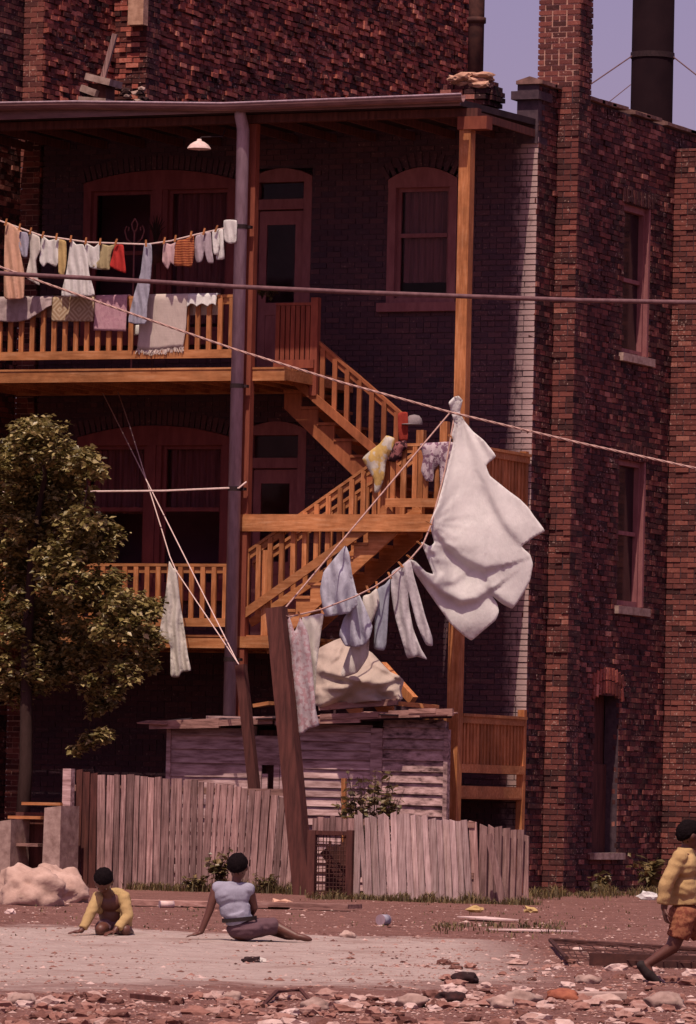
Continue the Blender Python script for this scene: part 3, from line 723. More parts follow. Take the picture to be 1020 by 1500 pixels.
# downpipe
dp = MB(); dp.smooth = True; xd = -1.675; yd = YF - .17
dp.tube([(xd, yd - .15, 10.98), (xd, yd - .1, 10.86), (xd, yd, 10.68), (xd, yd, .1)], [.07, .085, .09, .09], 18); dpo = dp.build('downpipe', 'pipe', porch)
for z in (9.3, 7.05, 5.6, 3.2, 1.4):
    dp = MB(); dp.tube([(xd, yd, z - .03), (xd, yd, z + .03)], .098, 18); dp.box(xd - .02, xd + .14, yd + .02, yd + .10, z - .02, z + .02); dp.build('pipe_clamp', 'black', dpo)

# ---- lamp under the porch roof
c = P(292, 212, -2.95); lamp = thing('porch_lamp', 'white enamel lamp shade on a thin arm under the porch roof', 'lamp', c)
m = MB(); m.smooth = True; m.lathe(c, [(.17, -.06), (.165, -.045), (.13, .0), (.08, .035), (.035, .055), (.03, .08), (0.001, .085)], 20); o = m.build('shade', 'enamel' if 'enamel' in MT else 'rope_w', lamp)
m = MB(); m.tube([c + V((0, 0, .07)), c + V((.02, .03, .11)), P(326, 200, -2.7), P(330, 190, YF)], .010, 8); m.build('arm', 'black', lamp)
m = MB(); m.blob(c + V((0, 0, -.03)), (.04, .04, .055), 2, .02); m.build('bulb', 'rope_w', lamp)

# =================================================================== SHED
YS = -4.0
shed = thing('shed', 'low shed of peeling clapboards with a ragged tar roof behind the fence', 'shed', (0, -3.3, 0))
def sx(px, py=1110, y=YS): return P(px, py, y).x
XS0, XS1 = sx(248), sx(655)
def panel(px0, px1, z0, z1, hgt, m, seed):
    r = random.Random(seed); x0, x1 = sx(px0), sx(px1); z = z0
    while z < z1:
        hh = min(hgt, z1 - z); g = r.gauss(0, .006)
        b = MB(); b.prism([(x0, YS - .042 + r.gauss(0, .005), z), (x0, YS + .01, z), (x0, YS + .01, z + hh + .012), (x0, YS - .004, z + hh + .012)], (x1 - x0, 0, g))
        fix(b.build('clapboard', m, shed)); z += hh
panel(251, 366, .02, 2.2, .19, 'clap', 1); panel(428, 545, .02, 2.28, .128, 'clap', 2); panel(562, 653, .02, 2.36, .15, 'clap_bad', 3)
for (a, b_, m_) in ((246, 252, 'clap'), (366, 374, 'clap'), (420, 428, 'clap'), (545, 562, 'clap'), (652, 658, 'clap_bad')):
    MB().box(sx(a), sx(b_), YS - .055, YS + .05, 0, 2.25).build('corner_post', m_, shed)
# plank door with two broken slots
for k, (a, b_, z1) in enumerate(((375, 385, 2.1), (386, 394, 1.6), (403, 411, 2.1), (412, 419, 2.05))):
    MB().box(sx(a), sx(b_), YS - .03, YS - .005, .03, z1).build('door_board', 'clap', shed)
MB().box(sx(375), sx(419), YS - .035, YS - .004, 1.72, 2.12).build('door_head', 'clap', shed)
MB().box(sx(374), sx(420), YS + .1, YS + .14, 0, 2.2).build('door_dark', 'old_wood', shed)
MB().box(XS0, XS0 + .04, YS + .06, -2.85, 0, 2.2).build('side_wall', 'clap', shed); MB().prism([(XS1 - .05, YS + .06, 0), (XS1 - .01, YS + .06, 0), (XS1 - .55, -2.85, 0), (XS1 - .59, -2.85, 0)], (0, 0, 2.35)).build('side_wall', 'clap_bad', shed)
MB().box(XS0, XS1 - .56, -2.84, -2.80, 0, 2.4).build('back_wall', 'clap', shed)
# roof: boards, tar paper, broken layered front edge
def ez(px):
    return P(px, 1068 + (px - 220) * (-12 / 440), -4.28).z
xl, xr = P(222, 1062, -4.28).x, P(662, 1048, -4.28).x
zl, zr = P(222, 1066, -4.28).z, P(662, 1052, -4.28).z
def rz(x): return zl + (zr - zl) * (x - xl) / (xr - xl)
m = MB(); m.prism([(xl, -4.28, zl), (xr, -4.28, zr), (xr - .68, -2.75, zr + .10), (xl, -2.75, zl + .10)], (0, 0, .035)); m.build('roof_deck', 'roof', shed)
r = random.Random(5)
for k, (a, b_, dz, th, dy) in enumerate(((220, 322, .0, .10, 0), (318, 400, .012, .085, .004), (404, 528, .0, .06, .008), (470, 556, .055, .055, -.006), (525, 610, .04, .06, .004), (570, 664, .045, .085, 0), (600, 640, .10, .04, -.01))):
    xa_, xb_ = P(a, 1058, -4.3).x, P(b_, 1050, -4.3).x
    b = MB(); b.prism([(xa_, -4.33 + dy, rz(xa_) - .02 + dz), (xb_, -4.33 + dy, rz(xb_) - .02 + dz + r.gauss(0, .01)), (xb_, -4.33 + dy, rz(xb_) + th + dz), (xa_, -4.33 + dy, rz(xa_) + th + dz + r.gauss(0, .01))], (0, .045, 0)); b.build('fascia_board', 'old_wood_h', shed)
for k in range(16):
    px = 235 + k * 27 + r.uniform(-8, 8); x = P(px, 1050, -4.1).x; L = r.uniform(.12, .3)
    b = MB(); b.obox((x, -4.22 + r.uniform(0, .15), rz(x) + .045 + .02 + r.uniform(0, .03)), (V((L, 0, r.gauss(0, .012))), V((0, r.uniform(.1, .2), .02)), V((0, -.003, .008)))); b.build('tar_paper', 'roof' if k % 3 else 'old_wood_h', shed)
def roofz(x, y): return rz(x) + .035 + (y + 4.28) * .065
def plank_on_roof(a, b_, y0, y1, wd, th, m, label):
    p, q = P(*a, y0), P(*b_, y1); return MB().beam(p, q, wd, th).build('loose_plank', m, None, label, 'plank', 'loose timber on the shed roof')
plank_on_roof((470, 1036), (585, 1028), -3.95, -3.9, .16, .09, 'old_wood_h', 'weathered grey plank along the front of the shed roof heap')
plank_on_roof((580, 1030), (640, 1036), -3.85, -3.9, .14, .06, 'wood_h', 'short yellow plank on the shed roof beside the tarp heap')
plank_on_roof((560, 975), (606, 1026), -3.3, -3.5, .10, .12, 'wood_v', 'orange timber sticking out from under the tarp heap')
plank_on_roof((375, 1034), (398, 1030), -3.6, -3.6, .2, .05, 'wood_h', 'small orange board scrap on shed roof left of leaning post')

# =================================================================== FENCES
def fence(name, label, segs, group):
    f = thing(name, label, 'fence', segs['base'], group)
    return f
r = random.Random(17)
YL = -6.0
fl_ = thing('board_fence', 'tall grey fence of narrow upright boards left of the leaning timber', 'fence', (P(260, 1300, YL).x, YL, 0), 'old board fences')
MB().box(P(95, 1140, YL - .1).x, P(107, 1140, YL - .1).x, YL - .16, YL - .04, -.05, P(100, 1126, YL).z).build('fence_post', 'clap', fl_)
px = 109
def topy(px):
    pts = [(95, 1128), (145, 1133), (250, 1140), (300, 1146), (345, 1152), (380, 1158), (430, 1170)]
    for (a, b_), (c, d) in zip(pts, pts[1:]):
        if a <= px <= c: return b_ + (d - b_) * (px - a) / (c - a)
    return pts[-1][1]
while px < 427:
    wpx = r.uniform(8.0, 12.5); dark = px < 141
    ln = (.0 if px < 290 else .055) + r.gauss(0, .006); t = topy(px + wpx / 2) + r.gauss(0, 2.0 if px > 290 else .9)
    yy = YL + r.gauss(0, .012) + (.05 if dark else 0); off = ln * 1.6
    x0_, x1_ = P(px + .6, 1220, yy).x, P(px + wpx - 1.0, 1220, yy).x; zt = P(px, t, yy).z
    bm_ = MB(); bm_.prism([(x0_ - off / 2, yy, -.08), (x1_ - off / 2, yy, -.08), (x1_ + off / 2, yy, zt + r.gauss(0, .008)), (x0_ + off / 2, yy, zt)], (0, .022, 0))
    bm_.build('board', 'old_wood' if dark else 'grey_wood_v', fl_); px += wpx
for z in (.35, 1.3): MB().box(P(100, 1200, YL).x, P(425, 1200, YL).x, YL + .10, YL + .15, z, z + .09).build('fence_rail', 'old_wood_h', fl_)
YG = -8.4
fr_ = thing('board_fence', 'low bleached picket fence leaning in front of the shed, right of the gate', 'fence', (P(640, 1310, YG).x, YG, 0), 'old board fences')
px = 517; 
def topr(px):
    pts = [(455, 1196), (520, 1197), (560, 1191), (600, 1194), (650, 1200), (690, 1203), (735, 1213), (775, 1222)]
    for (a, b_), (c, d) in zip(pts, pts[1:]):
        if a <= px <= c: return b_ + (d - b_) * (px - a) / (c - a)
    return pts[-1][1]
while px < 771:
    wpx = r.uniform(7.5, 12.5); back = px > 688
    ln = (0 if px < 528 else -.075 if px < 690 else 0) + r.gauss(0, .012)
    yy = YG + r.gauss(0, .02) + (.10 + (px - 688) * .006 if back else 0); t = topr(px) + r.gauss(0, 2.4); off = ln * 1.2
    x0_, x1_ = P(px + .5, 1260, yy).x, P(px + wpx - .6, 1260, yy).x; zt = P(px, t, yy).z
    bm_ = MB(); k = r.gauss(0, .012)
    bm_.prism([(x0_ - off / 2, yy, -.1), (x1_ - off / 2, yy, -.1), (x1_ + off / 2, yy, zt + k), (x0_ + off / 2, yy, zt - k)], (0, .022, 0))
    bm_.build('board', 'sunlit' if px < 688 else 'grey_wood_v', fr_); px += wpx  # board colour carries the light: pale in sun, darker at the shaded end
px = 458
while px < 516:
    wpx = r.uniform(7, 10); yy = YG + r.gauss(0, .012); x0_, x1_ = P(px, 1200, yy).x, P(px + wpx - .8, 1200, yy).x
    MB().box(x0_, x1_, yy, yy + .022, P(px, 1221, yy).z, P(px, 1197 + r.gauss(0, 1.5), yy).z).build('board', 'grey_wood_v', fr_); px += wpx
MB().beam(P(716, 1222, YG - .08), P(737, 1322, YG - .1), .025, .09, up=(1, 0, .3)).build('brace', 'grey_wood_v', fr_)
for z in (.3, .95): MB().box(P(517, 1250, YG).x, P(690, 1250, YG).x, YG + .10, YG + .15, z, z + .08).build('fence_rail', 'old_wood_h', fr_)
# gate
gt_ = thing('wire_gate', 'small dark gate frame filled with tangled wire between the two fences', 'gate', (P(488, 1315, YG).x, YG, 0))
for (a, b_) in ((452, 463), (509, 518)): MB().box(P(a, 1260, YG).x, P(b_, 1260, YG).x, YG - .05, YG + .04, -.05, P(a, 1216, YG).z).build('gate_post', 'old_wood', gt_)
MB().box(P(463, 1260, YG).x, P(509, 1260, YG).x, YG - .03, YG + .03, P(480, 1223, YG).z, P(480, 1217, YG).z).build('gate_rail', 'old_wood', gt_)
gx0, gx1, gz1 = P(463, 1260, YG).x, P(509, 1260, YG).x, P(480, 1223, YG).z
m = MB(); n = 9
for k in range(1, n):
    x = gx0 + (gx1 - gx0) * k / n; m.tube([(x, YG + .0, 0), (x + r.gauss(0, .01), YG, gz1)], .006, 4)
for k in range(14):
    z = gz1 * (k + .5) / 14; m.tube([(gx0, YG + .004, z), (gx1, YG + .004, z + r.gauss(0, .012))], .005, 4)
m.build('wire_mesh', 'rust', gt_)
m = MB(); m.beam((gx0 + .05, YG + .12, gz1 * .75), (gx1 - .05, YG + .12, .15), .03, .1); m.build('gate_brace', 'old_wood', gt_)
for k in range(12):
    x = gx0 + (gx1 - gx0) * (k + .5) / 12; MB().box(x - .017, x + .017, YG + .3, YG + .32, 0, gz1 * r.uniform(.75, 1.0)).build('inner_slat', 'old_wood', gt_)

# =================================================================== LEANING POSTS, LINES, CABLES
YP = -6.45
bp = P(447, 1316, YP); tp_ = P(405, 890, YP); bp.z = -.1
MB().beam(bp, tp_, .235, .2, up=(0, 1, 0)).build('leaning_timber', 'old_wood', None, 'thick dark timber leaning beside the gate, carrying the clothes line', 'post')
YQ = -5.6
MB().beam(P(390, 1310, YQ), P(353, 974, YQ), .13, .12, up=(0, 1, 0)).build('leaning_pole', 'old_wood', None, 'thinner dark pole leaning behind the tall grey fence', 'post')
T1 = P(411, 899, YP - .02); B1 = P(670, 592, -2.66)
m = MB(); m.tube([P(427, 905, YP + .1), T1, B1], .012, 6); m.build('clothes_line', 'rope', None, 'straight clothes line from the leaning timber to the right porch post', 'clothes line', 'clothes lines')
m = MB(); m.tube([T1, P(427, 903, -6.1), P(470, 893, -5.75), P(520, 874, -5.3), P(548, 860, -5.0), P(575, 842, -4.7), P(603, 817, -4.25), P(620, 797, -4.0), P(632, 768, -3.75), P(652, 690, -3.2), P(664, 620, -2.85), B1], .012, 6)
m.build('clothes_line', 'rope', None, 'sagging clothes line weighed down by the big white sheet', 'clothes line', 'clothes lines')
pl = thing('line_pulley', 'small iron pulley of the clothes line on the right porch post', 'pulley', B1)
m = MB(); m.tube([B1 + V((-.02, 0, 0)), B1 + V((.02, 0, 0))], .055, 14); m.build('wheel', 'rust', pl)
m = MB(); m.tube([B1, B1 + V((.01, .1, .02))], .012, 6); m.build('hook', 'rust', pl)
YW = -.02
m = MB(); m.tube([P(351, 976, YQ), P(238, 750, -2.5), P(146, 566, YW)], .008, 6); m.build('clothes_line', 'rope_w', None, 'upper of two white lines rising steeply from the thin leaning pole', 'clothes line', 'clothes lines')
m = MB(); m.tube([P(350, 973, YQ), P(258, 836, -3.0), P(249, 815, -2.85), P(236, 772, -2.5), P(190, 623, -1.1), P(168, 560, YW)], .008, 6); m.build('clothes_line', 'rope_w', None, 'lower white line holding the pale trousers by the thin leaning pole', 'clothes line', 'clothes lines')
m = MB(); m.tube([P(-40, 722, -2.75), P(125, 720, -2.75), P(240, 719, -2.75), P(335, 715, -2.75), P(350, 715, -2.72), P(361, 706, -2.6)], .014, 6); m.build('clothes_line', 'rope_w', None, 'empty white line tied level across the lower porch', 'clothes line', 'clothes lines')
def up_line(px):
    pts = [(-80, 295), (10, 327), (60, 345), (130, 355), (215, 358), (250, 353), (290, 343), (330, 334), (349, 330)]
    for (a, b_), (c, d) in zip(pts, pts[1:]):
        if a <= px <= c: return b_ + (d - b_) * (px - a) / (c - a)
m = MB(); m.tube([P(p, up_line(p), -2.72) for p in (-80, -30, 10, 60, 95, 130, 170, 215, 250, 290, 330, 345)], .012, 6)
m.build('clothes_line', 'rope_w', None, 'clothes line full of small washing over the upper balcony', 'clothes line', 'clothes lines')
m = MB(); m.smooth = True; m.tube([P(x, y, -8.0) for x, y in ((-1400, 230), (-700, 318), (-150, 386), (10, 401), (180, 410), (345, 420), (520, 428), (680, 434), (850, 440), (1010, 443), (1200, 444), (1800, 436), (2500, 410))], .030, 8)
m.build('overhead_cable', 'cable', None, 'thick dark cable crossing level in front of the whole house', 'cable', 'overhead cables')
tw = [V(P(x, y, -7.0)) for x, y in ((-1400, -240), (-700, 95), (-150, 336), (50, 409), (200, 462), (345, 512), (500, 560), (660, 604), (850, 649), (1010, 684), (1200, 720), (1700, 790), (2400, 840))]
m = MB(); m.smooth = True
def along(pts, step):
    out = []
    for a, b_ in zip(pts, pts[1:]):
        n = max(1, int((b_ - a).length / step)); out += [a.lerp(b_, k / n) for k in range(n)]
    return out + [pts[-1]]
ap = along(tw, .05)
for ph in (0, 2.1, 4.2): m.tube([p + V((0, math.cos(i * .8 + ph), math.sin(i * .8 + ph))) * .009 for i, p in enumerate(ap)], .0085, 4)
m.build('twisted_cable', 'rope', None, 'thin twisted service cable slanting down to the right past the sheet', 'cable', 'overhead cables')

# =================================================================== WASHING
def catmull(poly, n=4):
    out = []; L = len(poly)
    for i in range(L):
        p0, p1, p2, p3 = (V((*poly[(i + k) % L], 0)) for k in (-1, 0, 1, 2))
        for k in range(n):
            t = k / n; q = .5 * ((2 * p1) + (p2 - p0) * t + (2 * p0 - 5 * p1 + 4 * p2 - p3) * t * t + (3 * p1 - p0 - 3 * p2 + p3) * t ** 3)
            out.append((q.x, q.y))
    return out
def soft(poly, n=4, tau=.22):
    out = []; L = len(poly)
    for i in range(L):
        p0, p1, p2, p3 = (V((*poly[(i + k) % L], 0)) for k in (-1, 0, 1, 2)); t1, t2 = (p2 - p0) * tau, (p3 - p1) * tau
        for k in range(n):
            t = k / n; q = p1 * (2 * t ** 3 - 3 * t * t + 1) + t1 * (t ** 3 - 2 * t * t + t) + p2 * (-2 * t ** 3 + 3 * t * t) + t2 * (t ** 3 - t * t); out.append((q.x, q.y))
    return out
def resample(poly, step):
    out = []
    for (a, b_), (c, d) in zip(poly, poly[1:] + poly[:1]):
        n = max(1, int(math.hypot(c - a, d - b_) / step)); out += [(a + (c - a) * k / n, b_ + (d - b_) * k / n) for k in range(n)]
    return out
def pip(x, y, poly):
    c = False; j = len(poly) - 1
    for i in range(len(poly)):
        (xi, yi), (xj, yj) = poly[i], poly[j]
        if (yi > y) != (yj > y) and x < (xj - xi) * (y - yi) / (yj - yi) + xi: c = not c
        j = i
    return c
def segd(x, y, a, b_):
    dx, dy = b_[0] - a[0], b_[1] - a[1]; l = dx * dx + dy * dy
    t = 0 if l == 0 else max(0, min(1, ((x - a[0]) * dx + (y - a[1]) * dy) / l)); return math.hypot(x - a[0] - t * dx, y - a[1] - t * dy), t
def cloth(name, poly, Y, m, label, cat, group=None, bulge=.03, fold=(.02, 9, 0.0), thick=.012, step=3.0, hfun=None, smooth=True, parent=None, seed=1, back=.5, blen=6):
    """closed, folded cloth body whose outline is traced from the photo at the depth where it hangs"""
    Yf = Y if callable(Y) else (lambda a, b_: Y)
    poly = soft(poly, 4) if smooth else poly
    bd = resample(poly, step); n = len(bd)
    pts = [V(p) for p in bd]; xs = [p[0] for p in bd]; ys = [p[1] for p in bd]; r = random.Random(seed)
    gy = min(ys); row = 0
    while gy < max(ys):
        gx = min(xs) + (step / 2 if row % 2 else 0)
        while gx < max(xs):
            a, b_ = gx + r.uniform(-.3, .3), gy + r.uniform(-.3, .3)
            if pip(a, b_, bd) and min(segd(a, b_, bd[i], bd[(i + 1) % n])[0] for i in range(n)) > step * .55: pts.append(V((a, b_)))
            gx += step
        gy += step * .87; row += 1
    res = geometry.delaunay_2d_cdt([V((p[0], p[1])) for p in pts], [(i, (i + 1) % n) for i in range(n)], [], 1, 1e-4)
    vco, _, fcs = res[0], res[1], res[2]
    # outline edges of the result
    cnt = {}
    for f in fcs:
        for i in range(len(f)): e = tuple(sorted((f[i], f[(i + 1) % len(f)]))); cnt[e] = cnt.get(e, 0) + 1
    y0 = min(ys); hgt = max(1, max(ys) - y0); A, lam, sk = fold
    front, backv = [], []
    for v in vco:
        px, py = v.x, v.y
        d = min(segd(px, py, bd[i], bd[(i + 1) % n])[0] for i in range(n))
        k = (py - y0) / hgt
        ph = (px - sk * (py - y0)) / lam * 2 * math.pi / 2 + 1.5 * noise.noise(V((px * .03, py * .03, seed)))
        sn = math.sin(ph); fo = A * (.35 + .65 * k) * (math.copysign(abs(sn) ** .6, sn)) + A * .9 * noise.noise(V((px * .11, py * .022, seed * 3.3))) + A * .3 * noise.noise(V((px * .24, py * .06, seed * 1.3)))
        bl = bulge * (1 - math.exp(-d / blen))
        h = fo + (hfun(px, py) if hfun else 0)
        y = Yf(px, py)
        front.append(P(px, py, y - h - bl - thick / 2)); backv.append(P(px, py, y - h + bl * back + thick / 2))
    mb = MB(); mb.smooth = True; nv = len(vco)
    fs = [tuple(f) for f in fcs] + [tuple(i + nv for i in f)[::-1] for f in fcs]
    fs += [(a, b_, b_ + nv, a + nv) for (a, b_), c in cnt.items() if c == 1]
    mb.add(front + backv, fs)
    return fix(mb.build(name, m, parent, label, cat, group))
CM = {k: cloth_mat('cloth_' + k, *v) for k, v in {
    'white': ((.80, .78, .76), 'plain', None, 10, .32), 'offwhite': ((.66, .61, .56),), 'peach': ((.70, .42, .30),), 'greyblue': ((.42, .40, .50),), 'olive': ((.44, .36, .20),), 'yellow': ((.56, .40, .18),),
    'red': ((.50, .045, .04),), 'denim': ((.40, .39, .47),), 'pink': ((.62, .42, .43),), 'plaid': ((.50, .17, .07), 'stripe', (.22, .05, .03), 9), 'lilac': ((.46, .38, .42),),
    'greyrug': ((.46, .36, .36), 'print', (.38, .29, .29), 9), 'beigerug': ((.56, .44, .30), 'medallion', (.36, .24, .15)), 'pinkrug': ((.56, .33, .38), 'print', (.47, .26, .31), 22), 'whiterug': ((.62, .52, .47), 'stripe', (.55, .45, .41), 14),
    'blue': ((.50, .50, .58),), 'bluegrey': ((.36, .38, .45),), 'palegrey': ((.56, .52, .54),), 'towel': ((.52, .44, .46), 'print', (.42, .27, .29), 16), 'patterned': ((.60, .50, .54), 'print', (.24, .14, .2), 16),
    'dark': ((.05, .02, .025), 'print', (.3, .12, .12), 14), 'yellowtrim': ((.62, .58, .50), 'print', (.58, .40, .14), 5), 'tarp': ((.52, .42, .36),), 'redcloth': ((.35, .05, .035),), 'grey': ((.3, .25, .26),),
    'shirt_y': ((.52, .36, .17),), 'vest': ((.37, .36, .45),), 'shorts': ((.15, .085, .10),), 'jacket': ((.54, .36, .17),), 'shorts_o': ((.34, .135, .075), 'print', (.22, .07, .045), 30)}.items()}
PEG = []
def peg(p, tilt, label, group):
    d = V((math.sin(tilt), 0, math.cos(tilt))); o = MB(); q = V((.007, 0, 0))
    for s in (-1, 1): o.beam(p + V((s * .009, -.02, 0)) - d * .05, p + V((s * .006, -.02, 0)) + d * .05, .012, .014)
    return o.build('clothes_peg', 'wood_h', None, label, 'clothes peg', group)
YU = -2.76; GU = 'small washing on the upper balcony line'
UP = [
 ('shirt', [(8, 328), (22, 332), (35, 342), (30, 368), (36, 400), (35, 436), (22, 438), (6, 434)], 'peach', 'peach coloured shirt at the far end of the upper balcony line', 'shirt'),
 ('sock', [(29, 340), (40, 341), (43, 352), (40, 376), (33, 376), (28, 360)], 'greyblue', 'grey blue small garment hanging beside the peach shirt', 'garment'),
 ('shirt', [(44, 342), (58, 347), (60, 366), (53, 382), (56, 408), (58, 418), (38, 406), (44, 376)], 'offwhite', 'narrow off-white shirt next to grey blue garment', 'shirt'),
 ('underwear', [(62, 346), (72, 352), (87, 350), (87, 380), (82, 391), (70, 385), (64, 391), (58, 382)], 'white', 'white briefs beside the narrow off-white shirt', 'underwear'),
 ('cloth', [(86, 352), (97, 354), (98, 380), (94, 404), (86, 400)], 'yellow', 'small yellow cloth hanging behind the white shirt', 'cloth'),
 ('long_shirt', [(104, 352), (112, 358), (122, 358), (128, 372), (131, 400), (139, 432), (116, 434), (90, 433), (97, 400)], 'white', 'long white shirt reaching down to the beige rug', 'shirt'),
 ('undershirt', [(126, 356), (138, 362), (146, 356), (146, 378), (150, 395), (132, 392), (124, 376)], 'white', 'short white undershirt between long shirt and olive cloth', 'shirt'),
 ('cloth', [(148, 358), (160, 360), (170, 358), (163, 372), (161, 395), (146, 394), (136, 390), (146, 380)], 'olive', 'olive yellow cloth beside the red one', 'cloth'),
 ('cloth', [(169, 359), (181, 359), (183, 380), (185, 400), (174, 397), (161, 390), (165, 374)], 'red', 'bright red cloth on the upper balcony line', 'cloth'),
 ('overalls', [(212, 357), (222, 358), (223, 380), (220, 420), (216, 448), (214, 474), (188, 472), (197, 430), (206, 400), (209, 375)], 'denim', 'long pale blue trousers hanging down over the balcony rail', 'trousers'),
 ('underwear', [(240, 356), (250, 358), (258, 355), (259, 368), (258, 390), (250, 385), (246, 395), (238, 383)], 'pink', 'pale pink small garment left of the brown striped one', 'garment'),
 ('shorts', [(258, 354), (272, 350), (284, 345), (285, 370), (281, 391), (268, 390), (255, 388)], 'plaid', 'brown and orange striped shorts on the upper line', 'shorts'),
 ('cloth', [(287, 346), (298, 343), (301, 362), (296, 383), (288, 384), (284, 366)], 'lilac', 'lilac grey small cloth beside the striped shorts', 'cloth'),
 ('sock', [(300, 342), (309, 341), (311, 366), (313, 385), (305, 385), (300, 368)], 'lilac', 'lilac grey narrow sock beside the white socks', 'sock'),
 ('sock', [(311, 340), (319, 336), (322, 356), (320, 372), (313, 372)], 'white', 'white sock hanging second from the fluffy rag', 'sock'),
 ('sock', [(320, 338), (327, 336), (328, 358), (329, 379), (317, 380), (318, 360)], 'white', 'white sock next to the fluffy white rag', 'sock'),
 ('rag', [(328, 323), (347, 323), (347, 340), (346, 355), (337, 357), (329, 352)], 'white', 'fluffy white rag hung at the downpipe end of the line', 'rag'),
]
for k, (nm, poly, c, lab, cat) in enumerate(UP):
    cloth(nm, poly, YU - .012 * (k % 3), CM[c], lab, cat, GU, bulge=.007, fold=(.02, 5.5, .08), seed=k + 3, step=2.2, thick=.008)
for k, px in enumerate((10, 30, 46, 64, 84, 105, 127, 148, 171, 215, 242, 258, 281, 300, 318)):
    peg(P(px, up_line(px) - 1.5, YU - .04), rnd.gauss(.25, .12), 'wooden clothes peg on the upper balcony line', 'clothes pegs on the upper line')
def drape(name, px0, px1, ztop, bot, y, m, label, fold=(.012, .11), fringe=0, seed=1, backlen=.28, thick=.014, lean=0):
    """textile hung over a hand rail: back flap, fold over the rail, front flap"""
    x0, x1 = P(px0, 440, y).x, P(px1, 440, y).x; nx = max(6, int((x1 - x0) / .03)); vs = []; ny = 14; prof_n = 0
    for i in range(nx + 1):
        u = i / nx; x = x0 + (x1 - x0) * u; zb = P(px0 + (px1 - px0) * u, bot(u), y - .07).z; col = []
        col += [(x, y + .075, ztop - backlen), (x, y + .07, ztop - .03), (x, y + .04, ztop + .012), (x, y - .04, ztop + .012)]
        for k in range(ny):
            t = k / (ny - 1); z = ztop - .02 + (zb - ztop + .02) * t
            dy = fold[0] * (math.sin(x / fold[1] * 6.28 + seed) * t + .8 * noise.noise(V((x * 6, z * 5, seed))))
            col.append((x + lean * t + .02 * t * noise.noise(V((x * 3, z * 4, seed + 9))), y - .075 - abs(dy) - .01 * t, z))
        prof_n = len(col); vs += col
    mb = MB(); mb.smooth = True
    mb.add(vs, [(i * prof_n + k, i * prof_n + k + 1, (i + 1) * prof_n + k + 1, (i + 1) * prof_n + k) for i in range(nx) for k in range(prof_n - 1)])
    o = mb.build(name, m, None, label, 'rug' if 'rug' in name else 'cloth', 'textiles over the upper balcony rail'); s = o.modifiers.new('s', 'SOLIDIFY'); s.thickness = thick; s.offset = 0
    if fringe:
        r = random.Random(seed); f = MB(); n = int((x1 - x0) / .0075)
        for i in range(n):
            u = (i + .5) / n; x = x0 + (x1 - x0) * u + lean; zb = P(px0 + (px1 - px0) * u, bot(u), y - .07).z
            f.beam((x, y - .09, zb + .01), (x + r.gauss(0, .02), y - .10 + r.gauss(0, .015), zb - fringe * r.uniform(.6, 1.1)), .01, .008)
        f.build('fringe', m, o)
    return o
ZT = 8.365
drape('blanket_rug', -30, 80, ZT, lambda u: 462 + 10 * math.sin(u * 3.4) - 20 * max(0, u - .7) * 2, YF + .02, CM['greyrug'], 'lumpy grey blanket at the left over the upper balcony rail', (.03, .22), seed=2)
drape('rug', 81, 142, ZT, lambda u: 471, YF + .02, CM['beigerug'], 'beige rug with diamond pattern over the balcony rail', seed=3)
drape('rug', 143, 190, ZT, lambda u: 484 + 1.5 * u, YF + .02, CM['pinkrug'], 'pink rug over the upper balcony rail', (.008, .2), seed=4)
drape('rug', 211, 279, ZT, lambda u: 511 + 2 * math.sin(u * 5), YF + .02, CM['whiterug'], 'long whitish fringed rug over the balcony rail', (.010, .2), .075, 5, lean=-.04)
drape('frilled_cloth', 279, 321, ZT, lambda u: 450 - 5 * abs(math.sin(u * 9)), YF + .02, CM['white'], 'short frilly white cloth over the rail beside the fringed rug', (.035, .10), seed=6)
cloth('rag', [(190, 478), (206, 476), (209, 489), (198, 491), (190, 489)], YF + .10, CM['white'], 'scrap of white cloth behind balusters under the blue trousers', 'rag', bulge=.02, seed=8)
# ---- middle landing
YM = YF - .07
cloth('baby_suit', [(566, 638), (578, 642), (576, 660), (566, 676), (563, 700), (556, 720), (549, 722), (548, 704), (541, 690), (531, 672), (543, 660), (556, 650)], YM, CM['yellowtrim'], 'white garment with yellow trim over the lower stair rail', 'garment', bulge=.05, seed=21, step=2.6)
cloth('dark_garment', [(572, 660), (580, 648), (595, 645), (597, 656), (590, 662), (588, 672), (577, 677), (568, 674)], YM, CM['dark'], 'dark patterned garment on the landing rail', 'garment', bulge=.05, seed=22, step=2.6)
cloth('patterned_shirt', [(616, 650), (640, 648), (664, 648), (664, 680), (660, 700), (651, 716), (645, 712), (644, 680), (637, 690), (634, 706), (624, 704), (617, 690), (620, 670)], YM, CM['patterned'], 'white shirt with dark print over the landing rail beside the sheet', 'shirt', bulge=.035, fold=(.03, 7, 0), seed=23, step=2.6)
cloth('red_cloth', [(583, 606), (597, 604), (598, 625), (597, 646), (585, 644)], -1.5, CM['redcloth'], 'dark red cloth hung by the upper stair newel', 'cloth', bulge=.02, seed=24)
c = P(607, 616, -1.4)
cap = thing('cap', 'grey cloth cap set on top of a stair newel', 'cap', c)
mm_ = MB(); mm_.smooth = True; mm_.lathe(c - Z * .06, [(.115, 0), (.12, .03), (.105, .09), (.07, .13), (.001, .145)], 16); mm_.build('crown', CM['grey'], cap)
mm_ = MB(); mm_.smooth = True; mm_.blob(c + V((-.05, -.1, -.06)), (.1, .09, .012), 3, .05); mm_.build('brim', CM['grey'], cap)
